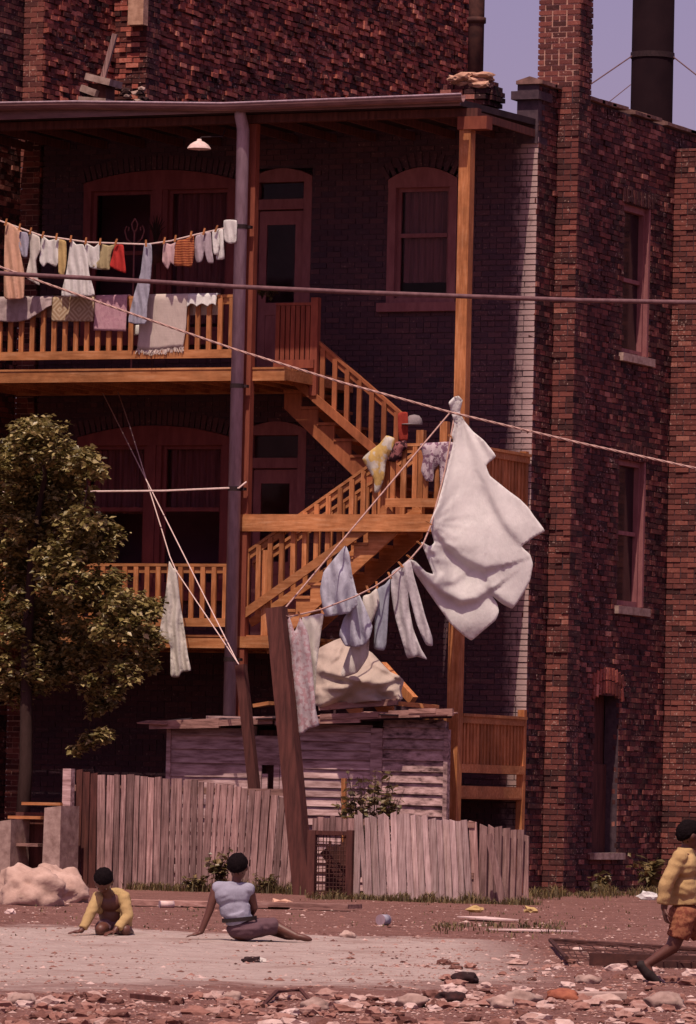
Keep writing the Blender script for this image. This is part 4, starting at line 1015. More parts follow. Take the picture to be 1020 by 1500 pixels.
# ---- the big sheet
def crease_fn(curve, A, up_len, dn_len, side=1):
    L = [0]
    for a, b_ in zip(curve, curve[1:]): L.append(L[-1] + math.hypot(b_[0] - a[0], b_[1] - a[1]))
    def f(px, py):
        best = None
        for i, (a, b_) in enumerate(zip(curve, curve[1:])):
            d, t = segd(px, py, a, b_)
            if best is None or d < best[0]:
                cr = (b_[0] - a[0]) * (py - a[1]) - (b_[1] - a[1]) * (px - a[0]); best = (d, cr * side, (L[i] + t * (L[i + 1] - L[i])) / L[-1])
        d, cr, t = best; wt = math.sin(math.pi * min(1, max(0, t * .9 + .05))) ** .6
        sg = d if cr > 0 else -d
        return -A * wt * math.tanh(sg / 3.5) * math.exp(-(d / (dn_len if cr > 0 else up_len)) ** 2)
    return f
zc = lambda pts: [(560 + x / 3.75, 560 + y / 3.75) for x, y in pts]
cA = crease_fn(catmull(zc([(285, 800), (340, 890), (420, 960), (490, 1005), (560, 1035), (645, 1012)]), 1)[:-1] + zc([(645, 1012)]), .055, 42, 24)
cB = crease_fn(zc([(165, 1000), (240, 1085), (330, 1165), (430, 1215), (520, 1200), (590, 1150)]), .06, 30, 28)
cC = crease_fn(zc([(585, 1110), (610, 1172), (665, 1215), (725, 1245)]), .045, 26, 14)
cD = crease_fn(zc([(560, 560), (600, 650), (665, 780), (745, 875), (775, 905)]), .028, 34, 22)
cE = crease_fn(zc([(225, 885), (290, 960), (330, 1040), (300, 1080)]), .03, 14, 12)
cF = crease_fn(zc([(330, 1110), (400, 1105), (450, 1060)]), .018, 12, 10)
def sheet_h(px, py):
    u = (px - 600) / 190; h = cA(px, py) + cB(px, py) + cC(px, py) + cD(px, py) + cE(px, py) + cF(px, py)
    h += .20 * math.exp(-((px - 700) / 55) ** 2 - ((py - 800) / 90) ** 2) + .12 * math.exp(-((px - 690) / 35) ** 2 - ((py - 905) / 40) ** 2)
    h += .06 * math.sin((px + .45 * py) / 26) * math.exp(-((py - 660) / 60) ** 2) + .012 * noise.noise(V((px * .022, py * .022, 3)))
    for (kx, ky, a_, n_, L_) in ((672, 596, .020, 22, 120), (603, 816, .012, 14, 60), (617, 796, .010, 14, 45), (631, 766, .006, 16, 60)):
        dd = math.hypot(px - kx, py - ky); an = math.atan2(py - ky, px - kx); h += a_ * math.sin(an * n_ + .6 * math.sin(an * 7)) * math.exp(-dd / L_) * min(1, dd / 14)
    return h
SHEET = zc([(420, 75), (442, 100), (428, 165), (455, 215), (500, 270), (560, 320), (625, 405), (572, 455), (592, 512), (640, 552), (700, 600), (755, 640), (805, 690), (835, 735), (893, 815), (835, 850), (768, 902), (812, 945), (828, 1000), (812, 1090), (770, 1170), (715, 1243), (655, 1215), (606, 1175), (632, 1215), (641, 1262), (622, 1308), (555, 1365), (490, 1418), (435, 1380), (375, 1325), (275, 1185), (175, 1040), (148, 972), (185, 985), (240, 1040), (280, 1052), (255, 985), (215, 878), (262, 900), (285, 880), (268, 812), (262, 768), (300, 680), (340, 540), (390, 335), (382, 290), (396, 230), (375, 150), (366, 110), (395, 80)])
cloth('bed_sheet', SHEET, lambda px, py: -3.05 - .0165 * 14 * math.log(1 + math.exp(min(30, (668 - px) / 14))), CM['white'], 'huge white bed sheet billowing out from the clothes line', 'sheet', None, bulge=.005, fold=(.006, 30, 0), thick=.008, step=3.2, hfun=sheet_h, seed=5, blen=4)
for (x, y) in ((603, 816), (618, 796), (631, 766), (664, 640)): peg(P(x - 2, y, -3.9 if x < 640 else -3.15), -1.0, 'wooden clothes peg gripping the big white sheet', 'clothes pegs on the sagging line')
# ---- washing of the lower line
GL = 'washing on the lines by the leaning timber'
cloth('towel', [(414, 906), (424, 903), (432, 925), (440, 905), (452, 930), (458, 980), (463, 1040), (468, 1062), (452, 1068), (437, 1078), (434, 1050), (430, 1010), (425, 960), (418, 930)], -6.35, CM['towel'], 'long pale towel with red print hanging by the leaning timber', 'towel', GL, bulge=.02, fold=(.035, 10, .1), seed=31)
cloth('white_cloth', [(438, 906), (450, 903), (474, 899), (470, 930), (464, 980), (461, 1030), (456, 1000), (450, 960), (444, 930)], -6.05, CM['offwhite'], 'off-white cloth hanging next to the red printed towel', 'cloth', GL, bulge=.02, fold=(.03, 9, .1), seed=32)
cloth('blue_shirt', [(506, 799), (512, 812), (516, 840), (522, 866), (524, 886), (512, 898), (490, 902), (476, 903), (473, 890), (469, 866), (474, 838), (490, 818)], -5.05, CM['blue'], 'pale blue shirt hanging highest on the straight line', 'shirt', GL, bulge=.05, fold=(.05, 12, .2), seed=33, blen=14)
cloth('blue_trousers', [(519, 868), (527, 872), (536, 892), (546, 918), (541, 936), (536, 944), (522, 948), (506, 946), (497, 930), (504, 905), (514, 892)], -4.9, CM['blue'], 'rumpled pale blue sleeve-like cloth below the blue shirt', 'cloth', GL, bulge=.035, fold=(.045, 9, .2), seed=34, blen=10)
cloth('white_shirt', [(532, 874), (542, 870), (552, 862), (556, 880), (548, 905), (542, 920), (540, 960), (524, 985), (504, 992), (500, 985), (512, 950), (528, 910)], -4.75, CM['offwhite'], 'off-white shirt hanging behind the blue cloth in front of the tarp', 'shirt', GL, bulge=.03, fold=(.03, 9, .2), seed=35)
cloth('grey_trousers', [(552, 864), (564, 856), (572, 848), (570, 880), (568, 915), (566, 945), (562, 953), (548, 950), (549, 925), (549, 900)], -4.7, CM['bluegrey'], 'narrow blue grey trousers left of the pale jeans', 'trousers', GL, bulge=.03, fold=(.02, 8, .05), seed=36)
cloth('pale_jeans', [(574, 838), (586, 830), (601, 820), (607, 845), (615, 872), (624, 905), (633, 932), (634, 946), (624, 944), (611, 915), (603, 885), (598, 866), (600, 892), (606, 922), (617, 950), (626, 966), (611, 962), (597, 964), (588, 935), (578, 900), (573, 866)], -4.45, CM['palegrey'], 'pale jeans with both legs blowing left of the big sheet', 'trousers', GL, bulge=.028, fold=(.03, 7, .2), seed=37, blen=7)
for (x, y) in ((417, 905), (440, 904), (472, 898), (540, 866), (553, 860), (572, 846), (588, 830)): peg(P(x, y - 3, -6.3 + (x - 417) * .0105), rnd.gauss(-.4, .3), 'wooden clothes peg on the sagging line by the leaning timber', 'clothes pegs on the sagging line')
cloth('pale_trousers', [(248, 822), (254, 832), (260, 836), (262, 856), (264, 880), (270, 920), (276, 962), (280, 982), (266, 985), (262, 992), (250, 990), (250, 950), (246, 940), (236, 938), (234, 925), (240, 890), (245, 850)], -3.0, CM['offwhite'], 'long off-white trousers hanging alone in front of the lower balcony', 'trousers', None, bulge=.025, fold=(.04, 6, .05), seed=38, blen=7)
# ---- tarp heap on the shed roof
TC = [crease_fn(q, a, u, d, s) for q, a, u, d, s in (([(464, 985), (485, 989), (505, 997), (524, 1000)], .10, 12, 14, 1), ([(524, 1001), (512, 1015), (495, 1026), (480, 1032)], .09, 12, 12, -1), ([(524, 1000), (545, 1008), (568, 1002), (588, 994)], .10, 14, 14, 1), ([(505, 940), (497, 962), (478, 980)], .07, 12, 10, -1), ([(530, 950), (545, 975), (575, 990)], .07, 12, 14, 1), ([(470, 1010), (500, 1012), (515, 1008)], .05, 8, 8, 1), ([(540, 1015), (565, 1016), (586, 1010)], .05, 7, 7, 1))]
def tarp_h(px, py):
    return .26 * math.exp(-((px - 520) / 45) ** 2 - ((py - 1000) / 35) ** 2) + (.06 * abs(math.sin((px * .35 + py * .8) / 11 + 2.2 * noise.noise(V((px * .03, py * .03, 1)))))) + .04 * noise.noise(V((px * .05, py * .09, 2))) + sum(c(px, py) for c in TC)
cloth('tarp_heap', [(462, 958), (470, 948), (490, 938), (500, 935), (515, 946), (530, 948), (545, 956), (560, 972), (572, 984), (585, 990), (592, 998), (588, 1012), (590, 1024), (575, 1026), (545, 1027), (520, 1030), (490, 1034), (470, 1036), (460, 1030), (458, 1000)], lambda a, b_: -3.55 - .35 * (b_ - 940) / 90, CM['tarp'], 'crumpled beige tarp heaped on the shed roof', 'tarp', None, bulge=.20, fold=(.016, 19, .9), step=2.6, hfun=tarp_h, seed=41, blen=22, back=.6)

# =================================================================== TREE
def leaf(mb, p, size, r, droop=.3, tone=None):
    a = r.uniform(0, 6.283); d = V((math.cos(a), math.sin(a), r.uniform(-.9, .35))).normalized(); s = d.cross(Z + V((r.gauss(0, .5), r.gauss(0, .5), 0))).normalized(); n = s.cross(d)
    L = size * r.uniform(.5, 1.35); W = L * r.uniform(.28, .38)
    mb.add([p, p + d * L * .45 + s * W + n * W * .25, p + d * L, p + d * L * .45 - s * W + n * W * .25], [(0, 1, 2), (0, 2, 3)], r.random() if tone is None else tone)
r = random.Random(77); YT = -4.7
tb = P(60, 1300, YT); tree = thing('leafy_tree', 'leafy green tree in front of the left porch bays', 'tree', (tb.x, YT, 0))
tk = MB(); tk.smooth = True
trunk_top = P(48, 800, YT + .3); tb = P(26, 1300, YT + .3); B0 = V((tb.x, YT + .3, -.1))
tk.tube([B0, B0.lerp(trunk_top, .35) + V((.05, 0, 0)), B0.lerp(trunk_top, .7) + V((-.04, .04, 0)), trunk_top, P(66, 700, YT), P(62, 630, YT)], [.11, .095, .08, .06, .035, .012], 10)
BL_ = [(28, 665, 34), (70, 650, 34), (55, 622, 20), (40, 640, 26), (100, 680, 34), (126, 680, 24), (145, 690, 14), (20, 720, 42), (62, 710, 44), (100, 730, 34), (120, 765, 26), (142, 778, 26), (160, 785, 20), (95, 775, 26), (20, 690, 30),
       (70, 815, 22), (100, 812, 26), (125, 805, 22), (150, 808, 18), (72, 850, 24), (110, 850, 30), (145, 860, 26), (170, 850, 16), (100, 880, 28), (140, 890, 34), (180, 885, 28), (210, 895, 22), (225, 885, 12), (165, 920, 30), (200, 925, 28), (225, 940, 16), (140, 935, 26),
       (205, 965, 20), (190, 985, 18), (225, 975, 10), (165, 975, 14), (140, 1000, 16), (125, 1010, 12), (150, 1028, 16), (138, 1040, 10), (170, 1010, 12), (130, 1085, 12), (150, 1078, 10), (112, 1096, 8), (158, 1074, 8), (30, 880, 14), (25, 925, 10), (20, 800, 16), (30, 770, 26)]
BK_ = [(25, 830, 35), (20, 880, 36), (60, 900, 40), (30, 930, 36), (70, 950, 34), (110, 930, 30), (20, 975, 30), (62, 990, 28), (45, 845, 30), (50, 790, 30), (90, 830, 26), (125, 960, 26), (100, 985, 22), (150, 945, 24), (20, 1015, 24), (60, 760, 40), (25, 740, 40), (90, 700, 36)]
BL_ += [(a, b_, -c_) for a, b_, c_ in BK_]
cr = MB(); lm_ = tk
NODES = [B0.lerp(trunk_top, .62), B0.lerp(trunk_top, .8), trunk_top, P(58, 740, YT + .1), P(62, 680, YT)]; BL_.sort(key=lambda q: math.hypot(q[0] - 55, (q[1] - 780) * .7))
for (px, py, rp) in BL_:
    dy = r.uniform(-.55, .55) if rp > 0 else r.uniform(.35, .95); rp = abs(rp); c = P(px, py, YT + dy); R_ = rp / 106
    st = min(NODES, key=lambda n_: (n_ - c).length + .8 * max(0, n_.z - c.z)); NODES.append(c)
    mid = st.lerp(c, .55) + V((r.gauss(0, .04), r.gauss(0, .04), .04)); lm_.tube([st, mid, c], [.016, .011, .006], 5)
    nl = int(620 * (rp / 26) ** 2)
    for q in range(nl):
        v = V((r.gauss(0, 1), r.gauss(0, 1), r.gauss(0, 1))).normalized() * R_ * (r.random() ** .42)
        nn = noise.noise((c + v) * 4.2)
        if nn < -.12: continue
        v.y *= 1.25; leaf(cr, c + v * (1 + .25 * nn), .098, r)
    for q in range(int(6 + rp / 4)):            # twigs that break the outline
        v = V((r.gauss(0, 1), r.gauss(0, .6), r.gauss(0, 1))).normalized(); e = c + v * R_ * r.uniform(1.05, 1.55)
        for k in range(9): leaf(cr, c.lerp(e, .5 + .5 * r.random()) + V((r.gauss(0, .02), r.gauss(0, .02), r.gauss(0, .02))), .08, r)
lm_.build('trunk', 'bark', tree)
cr.build('crown', 'leaf', tree, tone=True)

# =================================================================== WEEDS
def tuft(mb, p, n, h, r, spread=.5, wid=.006):
    for k in range(n):
        a = r.uniform(0, 6.283); d = V((math.cos(a), math.sin(a), 0)); L = h * r.uniform(.4, 1.1); b0_ = p + V((r.gauss(0, .05), r.gauss(0, .05), -.01)); s = V((-d.y, d.x, 0)) * wid * r.uniform(.6, 1.5); t = r.random()
        m1 = b0_ + Z * L * .6 + d * L * spread * .25; e = b0_ + Z * L * .85 + d * L * spread
        mb.add([b0_ - s, b0_ + s, m1 + s * .8, e, m1 - s * .8], [(0, 1, 2, 4), (4, 2, 3)], t)
r = random.Random(91); gr = MB()
for k in range(380):
    u = r.random(); px = 455 + u * 330; py = 1318 + r.gauss(0, 3.5) + (4 if px > 520 and px < 720 else 0); p = P(px, py, YG - abs(r.gauss(.08, .25))); p.z = ground_h(p.x, p.y)
    tuft(gr, p, r.randint(2, 8), .06 + .16 * max(0, noise.noise(V((px * .05, 0, 0))) + .35), r)
for k in range(300):
    px = r.uniform(190, 460); p = P(px, 1312, YL - abs(r.gauss(.1, .25))); p.z = ground_h(p.x, p.y); tuft(gr, p, r.randint(3, 7), .15 + .1 * (300 < px < 440) * r.random(), r)
for k in range(330):
    px = r.uniform(775, 1030); p = PX(px, 1305, XC + .8 + abs(r.gauss(0, .6))); p.z = ground_h(p.x, p.y); tuft(gr, p, r.randint(2, 8), .08 + .2 * max(0, noise.noise(V((px * .04, 4, 0))) + .3), r)
for k in range(120):
    p = G(r.uniform(640, 830), 1362 + r.gauss(0, 5)); p.z = ground_h(p.x, p.y); tuft(gr, p, r.randint(3, 6), .08, r)
for k in range(160):
    p = G(r.uniform(10, 1010), r.uniform(1318, 1370)); p.z = ground_h(p.x, p.y); tuft(gr, p, r.randint(2, 5), .05, r)
gr.build('grass', 'weed', None, 'thin dry grass along the fence foot and house wall', 'grass', kind='stuff', tone=True)
def weed_plant(px, py, y, h, n, spread, label, leafs=.07, name='weed_plant', lfn=9, z=None):
    base = P(px, py, y); base.z = 0 if z is None else z; t = thing(name, label, 'plant', base); st = MB(); lf = MB()
    for k in range(n):
        a = r.uniform(0, 6.283); e = base + Z * h * r.uniform(.6, 1.05) + V((math.cos(a), math.sin(a) * .6, 0)) * h * spread * r.random() ** .5; mid = base.lerp(e, .5) + Z * h * .1
        st.tube([base, mid, e], [.008, .006, .003], 4)
        for q in range(lfn):
            f = .3 + .7 * r.random(); p = (base.lerp(mid, f * 2) if f < .5 else mid.lerp(e, f * 2 - 1)); leaf(lf, p, leafs, r)
    st.build('stem', 'bark', t); lf.build('leaves', 'weed', t, tone=True); return t
weed_plant(545, 1300, -5.6, 1.62, 46, .30, 'leafy bush rising behind the low fence before the shed', .11, 'bush', 18)
weed_plant(522, 1300, -5.4, 1.30, 16, .25, 'smaller leafy bush left of the taller bush behind the low fence', .10, 'bush', 14)
weed_plant(322, 1315, YL - .35, .55, 14, .35, 'broad leafy weed at the tall fence behind the seated boy', .10, lfn=12)
weed_plant(285, 1315, YL - .35, .22, 14, .9, 'low spreading weed at the foot of the tall fence', .09, lfn=10)
weed_plant(390, 1315, YL - .4, .26, 12, .9, 'low weed beside the foot of the leaning timber', .08, lfn=10)
weed_plant(878, 1305, 1.5, .36, 8, .5, 'pale broad-leaved weed at the foot of the boarded window', .15, lfn=5)
weed_plant(950, 1305, 3.4, .6, 14, .8, 'spiky weed against the side wall near the buttress', .16, lfn=6)
# pole and stick behind the bush
MB().beam(P(505, 1300, -5.2), P(504, 1140, -5.2), .06, .05, up=(0, 1, 0)).build('stake', 'wood_v', None, 'short reddish stake standing behind the low fence beside the bush', 'stake')

# =================================================================== STEPS, ROCKS, PLANKS, LITTER
stp = thing('broken_steps', 'broken wooden steps between two pale concrete cheeks at the left', 'steps', P(50, 1300, -6.6) * 1)
for (a, b_, t, m_) in ((66, 92, 1180, 'stone'), (-2, 19, 1200, 'stone')):
    p, q = P(a, t, -6.7), P(b_, t, -6.7); bb = MB(); bb.prism([(p.x, -6.75, -.1), (q.x, -6.75, -.1), (q.x, -6.75, p.z), (p.x + .02, -6.75, p.z - .03)], (0, .55, 0)); bb.build('cheek', m_, stp)
for (py, y, a, b_) in ((1197, -6.3, 18, 66), (1237, -6.45, 18, 62), (1281, -6.6, 18, 70), (1177, -6.1, 38, 95)):
    p, q = P(a, py, y), P(b_, py + 1, y); MB().beam(p, q, .26, .04).build('tread', 'wood_h' if py < 1200 else 'old_wood_h', stp)
MB().box(P(18, 1240, -6.2).x, P(70, 1240, -6.2).x, -6.12, -6.06, 0, 1.0).build('back_board', 'old_wood', stp)
def rock(px, py, rx, ry, rz_, seed, label, m='stone', grp=None, cat='rock', name='rock'):
    p = G(px, py); p.z = rz_ * .45 + ground_h(p.x, p.y); o = MB(); o.smooth = True; o.blob(p, (rx, ry, rz_), seed, .33, 4); return o.build(name, m, None, label, cat, grp)
MT['pale_rock'] = mat('pale_rock', (.50, .35, .29), (.30, .19, .155), 5, bmp=.02)
rock(45, 1326, .40, .34, .30, 3, 'large rounded pale boulder before the broken steps', 'pale_rock')
rock(84, 1322, .36, .30, .29, 8, 'large pale boulder at the corner of the tall fence', 'pale_rock')
def lay(name, a, b_, wd, th, m, label, cat, z=.03):
    p, q = G(*a), G(*b_); p.z = ground_h(p.x, p.y) + z; q.z = ground_h(q.x, q.y) + z; return MB().beam(p, q, wd, th).build(name, m, None, label, cat)
lay('fallen_plank', (186, 1327), (338, 1331), .5, .05, 'old_wood_h', 'fallen weathered plank lying left of the seated boy', 'plank', .05)
lay('fallen_plank', (362, 1330), (520, 1335), .4, .05, 'old_wood_h', 'fallen weathered plank lying before the gate', 'plank', .05)
lay('sheet_scrap', (738, 1366), (820, 1370), .5, .012, 'rope_w', 'pale flat scrap lying on soil in front of the low fence', 'scrap')
lay('sheet_scrap', (690, 1348), (740, 1351), .35, .012, 'rope_w', 'narrow pale strip lying just before the low fence', 'scrap')
lay('flat_stone', (835, 1460), (918, 1462), .38, .04, 'stone', 'flat grey slab lying among rubble at the front right', 'slab')
lay('iron_bar', (866, 1415), (1045, 1421), .10, .10, 'rust', 'long rusty iron bar lying by the running boy', 'bar', .06)
lay('stick', (195, 1466), (245, 1470), .05, .03, 'old_wood', 'short dark stick on the front soil at the left', 'stick')
s = MB(); s.tube([G(385, 1478) + Z * .02, G(405, 1464) + Z * .05, G(440, 1461) + Z * .05, G(455, 1472) + Z * .02], [.012, .015, .013, .01], 6); s.build('twig', 'old_wood', None, 'bent brown twig lying in the front rubble', 'twig')
# wire mesh panel lying on the ground
wm = thing('wire_mesh_panel', 'rusty wire mesh panel lying flat on the ground before the running boy', 'wire mesh', G(900, 1390))
o_, ax, ay = G(806, 1388), G(1030, 1400) - G(806, 1388), G(830, 1412) - G(806, 1388)
m = MB(); r = random.Random(6)
na, nb2 = int(ax.length / .16), int(ay.length / .35)
for k in range(na + 1):
    p = o_ + ax * (k / na); pts = []
    for q in range(7): pp = p + ay * (q / 6); pts.append(V((pp.x, pp.y, ground_h(pp.x, pp.y) + .05 + .03 * noise.noise(pp * 1.5))))
    m.tube(pts, .005, 3)
for k in range(nb2 + 1):
    p = o_ + ay * (k / nb2); pts = []
    for q in range(25): pp = p + ax * (q / 24); pts.append(V((pp.x, pp.y, ground_h(pp.x, pp.y) + .055 + .03 * noise.noise(pp * 1.5))))
    m.tube(pts, .005, 3)
m.build('mesh', 'rust', wm)
m = MB(); m.tube([V((p.x, p.y, ground_h(p.x, p.y) + .06)) for p in (o_, o_ + ax * .5, o_ + ax)], .02, 6); m.tube([V((p.x, p.y, ground_h(p.x, p.y) + .06)) for p in (o_, o_ + ay)], .02, 6); m.build('edge_bar', 'rust', wm)
MT['brick_piece'] = mat('brick_piece', (.34, .12, .07), (.2, .06, .04), 14, bmp=.01)
# litter one can point at
def can(px, py, L, rad, m, label, ang=.3):
    p = G(px, py); p.z = ground_h(p.x, p.y) + rad; d = (r0 * math.cos(ang) + f0 * math.sin(ang)); t = thing('can', label, 'can', p); b = MB(); b.smooth = True; b.tube([p - d * L / 2, p + d * L / 2], rad, 14); b.build('can_body', m, t)
    b = MB(); b.tube([p - d * (L / 2 + .004), p - d * (L / 2 - .006)], rad * 1.04, 14); b.tube([p + d * (L / 2 - .006), p + d * (L / 2 + .004)], rad * 1.04, 14); b.build('rim', 'pipe', t)
can(244, 1330, .16, .04, 'rope_w', 'white can lying by the fallen plank')
can(562, 1356, .12, .055, CM['denim'], 'pale blue crushed can before the low fence', 1.0)
def crumple(px, py, sz_, m, label, name='paper_scrap', cat='paper', seed=1):
    p = G(px, py); p.z = ground_h(p.x, p.y) + sz_ * .3; o = MB(); o.smooth = cat != 'paper'; o.blob(p, (sz_, sz_ * .7, sz_ * .5), seed, .42 if cat != 'paper' else .75, 3 if cat != 'paper' else 2); return o.build(name, m, None, label, cat)
crumple(411, 1331, .14, CM['peach'], 'crumpled peach paper before the tall fence end', seed=3)
crumple(368, 1412, .075, 'brick_far', 'dark brick chunk on the pale sand before the seated boy', 'brick_chunk', 'brick', 4); crumple(378, 1412, .06, CM['offwhite'], 'pale scrap of paper beside the dark brick chunk', seed=5)
crumple(948, 1318, .14, CM['white'], 'white crumpled paper at the foot of the side wall', seed=6); crumple(698, 1337, .09, CM['yellow'], 'yellow crumpled paper at the foot of the low fence', seed=7)
crumple(777, 1337, .09, CM['yellow'], 'pale yellow scrap beyond the right end of the low fence', seed=8); crumple(15, 1338, .06, 'rope_w', 'white crumpled cup at the foot of the boulder', seed=9)
for k, (px, py, s_, lab) in enumerate(((680, 1441, .10, 'dark half brick in the middle front rubble'), (662, 1466, .10, 'dark brick lump beside the pale front stones'), (825, 1464, .11, 'orange brick piece left of the flat grey slab'), (340, 1466, .07, 'bluish stone chip in the front soil'))):
    crumple(px, py, s_, ('brick_far', 'brick_far', 'brick_piece', 'stone')[k], lab, 'brick_piece', 'brick', 12 + k)
for k, (px, py, s_) in enumerate(((762, 1473, .12), (885, 1472, .11), (462, 1478, .09), (605, 1478, .10), (975, 1482, .13), (735, 1480, .09), (30, 1474, .09), (510, 1375, .08), (860, 1440, .09))):
    crumple(px, py, s_, 'stone', 'loose pale stone in the front rubble', 'loose_stone', 'stone', 30 + k)['group'] = 'loose pale stones'
r = random.Random(321); rb = MB()
for k in range(420):                            # half bricks and stones strewn through the front rubble
    py = 1462 + 45 * r.random() if r.random() < .65 else 1395 + 70 * r.random(); px = r.uniform(-30, 1050)
    if py < 1455 and px < 560 + 120 * r.random(): continue
    p = G(px, py); s_ = r.uniform(.02, .06); p.z = ground_h(p.x, p.y) + s_ * .25; n0_ = len(rb.t); rb.blob(p, (s_ * r.uniform(.9, 1.7), s_, s_ * .6), k, .7, 2); t_ = r.random()
    for q in range(n0_, len(rb.t)): rb.t[q] = t_
RUB = rb
# gravel and crumbs (nobody could count these)
r = random.Random(123); gv_ = MB()
oct_v = [V((1, 0, 0)), V((-1, 0, 0)), V((0, 1, 0)), V((0, -1, 0)), V((0, 0, 1)), V((0, 0, -.6))]; oct_f = [(0, 2, 4), (2, 1, 4), (1, 3, 4), (3, 0, 4), (2, 0, 5), (1, 2, 5), (3, 1, 5), (0, 3, 5)]
for k in range(26000):
    py = 1318 + 190 * r.random() ** .8; px = r.uniform(-40, 1060)
    dens = 1 if (py > 1455 or px > 560 + r.gauss(0, 90) or py < 1370) else .30
    if r.random() > dens: continue
    p = G(px, py); p.z = ground_h(p.x, p.y); s_ = min(.04, .0075 * math.exp(r.gauss(0, .65))); m3 = Matrix.Rotation(r.uniform(0, 6.28), 3, 'Z')
    gv_.add([p + m3 @ V((v.x * s_ * r.uniform(.7, 1.5), v.y * s_ * r.uniform(.6, 1.1), v.z * s_ * r.uniform(.3, .6))) for v in oct_v], oct_f, r.random())
MT['gravel'] = brick_mat('gravel', [(0, (.09, .035, .028)), (.45, (.25, .12, .095)), (.75, (.34, .215, .185)), (1, (.50, .37, .335))])
gv_.add(RUB.v, RUB.f); gv_.t[-len(RUB.f):] = RUB.t
gv_.build('gravel', 'gravel', None, 'scattered gravel and brick crumbs over the lot', 'gravel', kind='stuff', tone=True)

# =================================================================== CHILDREN
def capsule(mb, p, q, ra, rb, n=12, caps=True):
    p, q = V(p), V(q); d = (q - p); L = d.length; d = d / L if L > 1e-6 else Z
    pts, rs = [], []
    if caps:
        for k in range(4): a = math.pi / 2 * k / 4; pts.append(p - d * ra * math.cos(a)); rs.append(max(ra * math.sin(a), .0005))
    pts += [p, p.lerp(q, .5), q]; rs += [ra, (ra + rb) / 2, rb]
    if caps:
        for k in range(1, 5): a = math.pi / 2 * k / 4; pts.append(q + d * rb * math.sin(a)); rs.append(max(rb * math.cos(a), .0005))
    mb.tube(pts, rs, n)
def ell(mb, c, ax, rr):
    bm = bmesh.new(); bmesh.ops.create_icosphere(bm, subdivisions=3, radius=1); c = V(c)
    vs = [c + ax[0] * v.co.x * rr[0] + ax[1] * v.co.y * rr[1] + ax[2] * v.co.z * rr[2] for v in bm.verts]; fs = [tuple(v.index for v in f.verts) for f in bm.faces]; bm.free(); mb.add(vs, fs)
def fuse(name, mb, m, parent, vox=.007, sm=4, label=None, wrinkle=0):
    me = mb.mesh(name, m); o = bpy.data.objects.new(name, me); COL.objects.link(o)
    bm = bmesh.new(); bm.from_mesh(me); bmesh.ops.recalc_face_normals(bm, faces=bm.faces); bm.to_mesh(me); bm.free()
    md = o.modifiers.new('r', 'REMESH'); md.mode = 'VOXEL'; md.voxel_size = vox; md.use_smooth_shade = True
    s_ = o.modifiers.new('s', 'SMOOTH'); s_.iterations = sm; s_.factor = .5
    dg = bpy.context.evaluated_depsgraph_get(); m2 = bpy.data.meshes.new_from_object(o.evaluated_get(dg)); m2.name = name
    bpy.data.objects.remove(o, do_unlink=True)
    if wrinkle:
        for v in m2.vertices:
            q = v.co; v.co = q + v.normal * wrinkle * (math.sin(q.z * 75 + 7 * noise.noise(q * 7)) * .5 + noise.noise(V((q.x * 14, q.y * 14, q.z * 30))))
    m2.polygons.foreach_set('use_smooth', [True] * len(m2.polygons))
    return setup(bpy.data.objects.new(name, m2), parent, label)
def hand(mb, wrist, d, up, s=1.0, curl=.3):
    d, up = V(d).normalized(), V(up).normalized(); side = d.cross(up).normalized(); up = side.cross(d).normalized()
    palm = wrist + d * .045 * s
    ell(mb, palm, (d, side, up), (.05 * s, .034 * s, .016 * s))
    for k, (o_, L) in enumerate(((-.026, .046), (-.009, .056), (.009, .052), (.026, .040))):
        a = wrist + d * .082 * s + side * o_ * s; b_ = a + (d - up * curl * .6).normalized() * L * .55 * s; c_ = b_ + (d - up * curl * 2).normalized() * L * .5 * s
        capsule(mb, a, b_, .0085 * s, .008 * s, 8); capsule(mb, b_, c_, .008 * s, .0065 * s, 8)
    a = wrist + d * .03 * s - side * .03 * s; b_ = a + (d * .7 - side * .7).normalized() * .034 * s; capsule(mb, a, b_, .011 * s, .009 * s, 8); capsule(mb, b_, b_ + (d - side * .2 - up * curl).normalized() * .028 * s, .009 * s, .0075 * s, 8)
def head(mb, c, face, up, R_):
    face, up = V(face).normalized(), V(up).normalized(); side = face.cross(up).normalized(); up = side.cross(face).normalized(); ax = (side, face, up)
    ell(mb, c + up * R_ * .12, ax, (R_ * .80, R_ * .98, R_ * .92)); ell(mb, c - up * R_ * .38 + face * R_ * .22, ax, (R_ * .62, R_ * .70, R_ * .72))
    ell(mb, c + face * R_ * .98 - up * R_ * .16, ax, (R_ * .15, R_ * .16, R_ * .20)); ell(mb, c + face * R_ * .86 - up * R_ * .46, ax, (R_ * .28, R_ * .12, R_ * .10))
    ell(mb, c + face * R_ * .84 + up * R_ * .16, ax, (R_ * .5, R_ * .12, R_ * .10))
    for s_ in (-1, 1): ell(mb, c + side * s_ * R_ * .82 - up * R_ * .05 - face * R_ * .05, ax, (R_ * .10, R_ * .20, R_ * .27))
    return ax
def hair(parent, c, ax, R_, back=.2):
    side, face, up = ax; m = MB()
    bm = bmesh.new(); bmesh.ops.create_icosphere(bm, subdivisions=4, radius=1); vs = []; idx = {}; keep = []
    for v in bm.verts:
        q = v.co; line = .02 + .40 * q.y - .62 * max(0, -q.y)
        k = 1.02 + .07 * noise.noise(q * 8) + .06 * noise.noise(q * 19); k -= .14 * min(1, max(0, (line - q.z + .12) / .22))
        vs.append(c + up * R_ * .16 + (side * q.x * .90 + face * q.y * 1.04 + up * q.z * 1.04) * R_ * k - face * R_ * .05)
    m.add(vs, [tuple(v.index for v in f.verts) for f in bm.faces]); bm.free(); m.smooth = True; return m.build('hair', 'hair', parent)
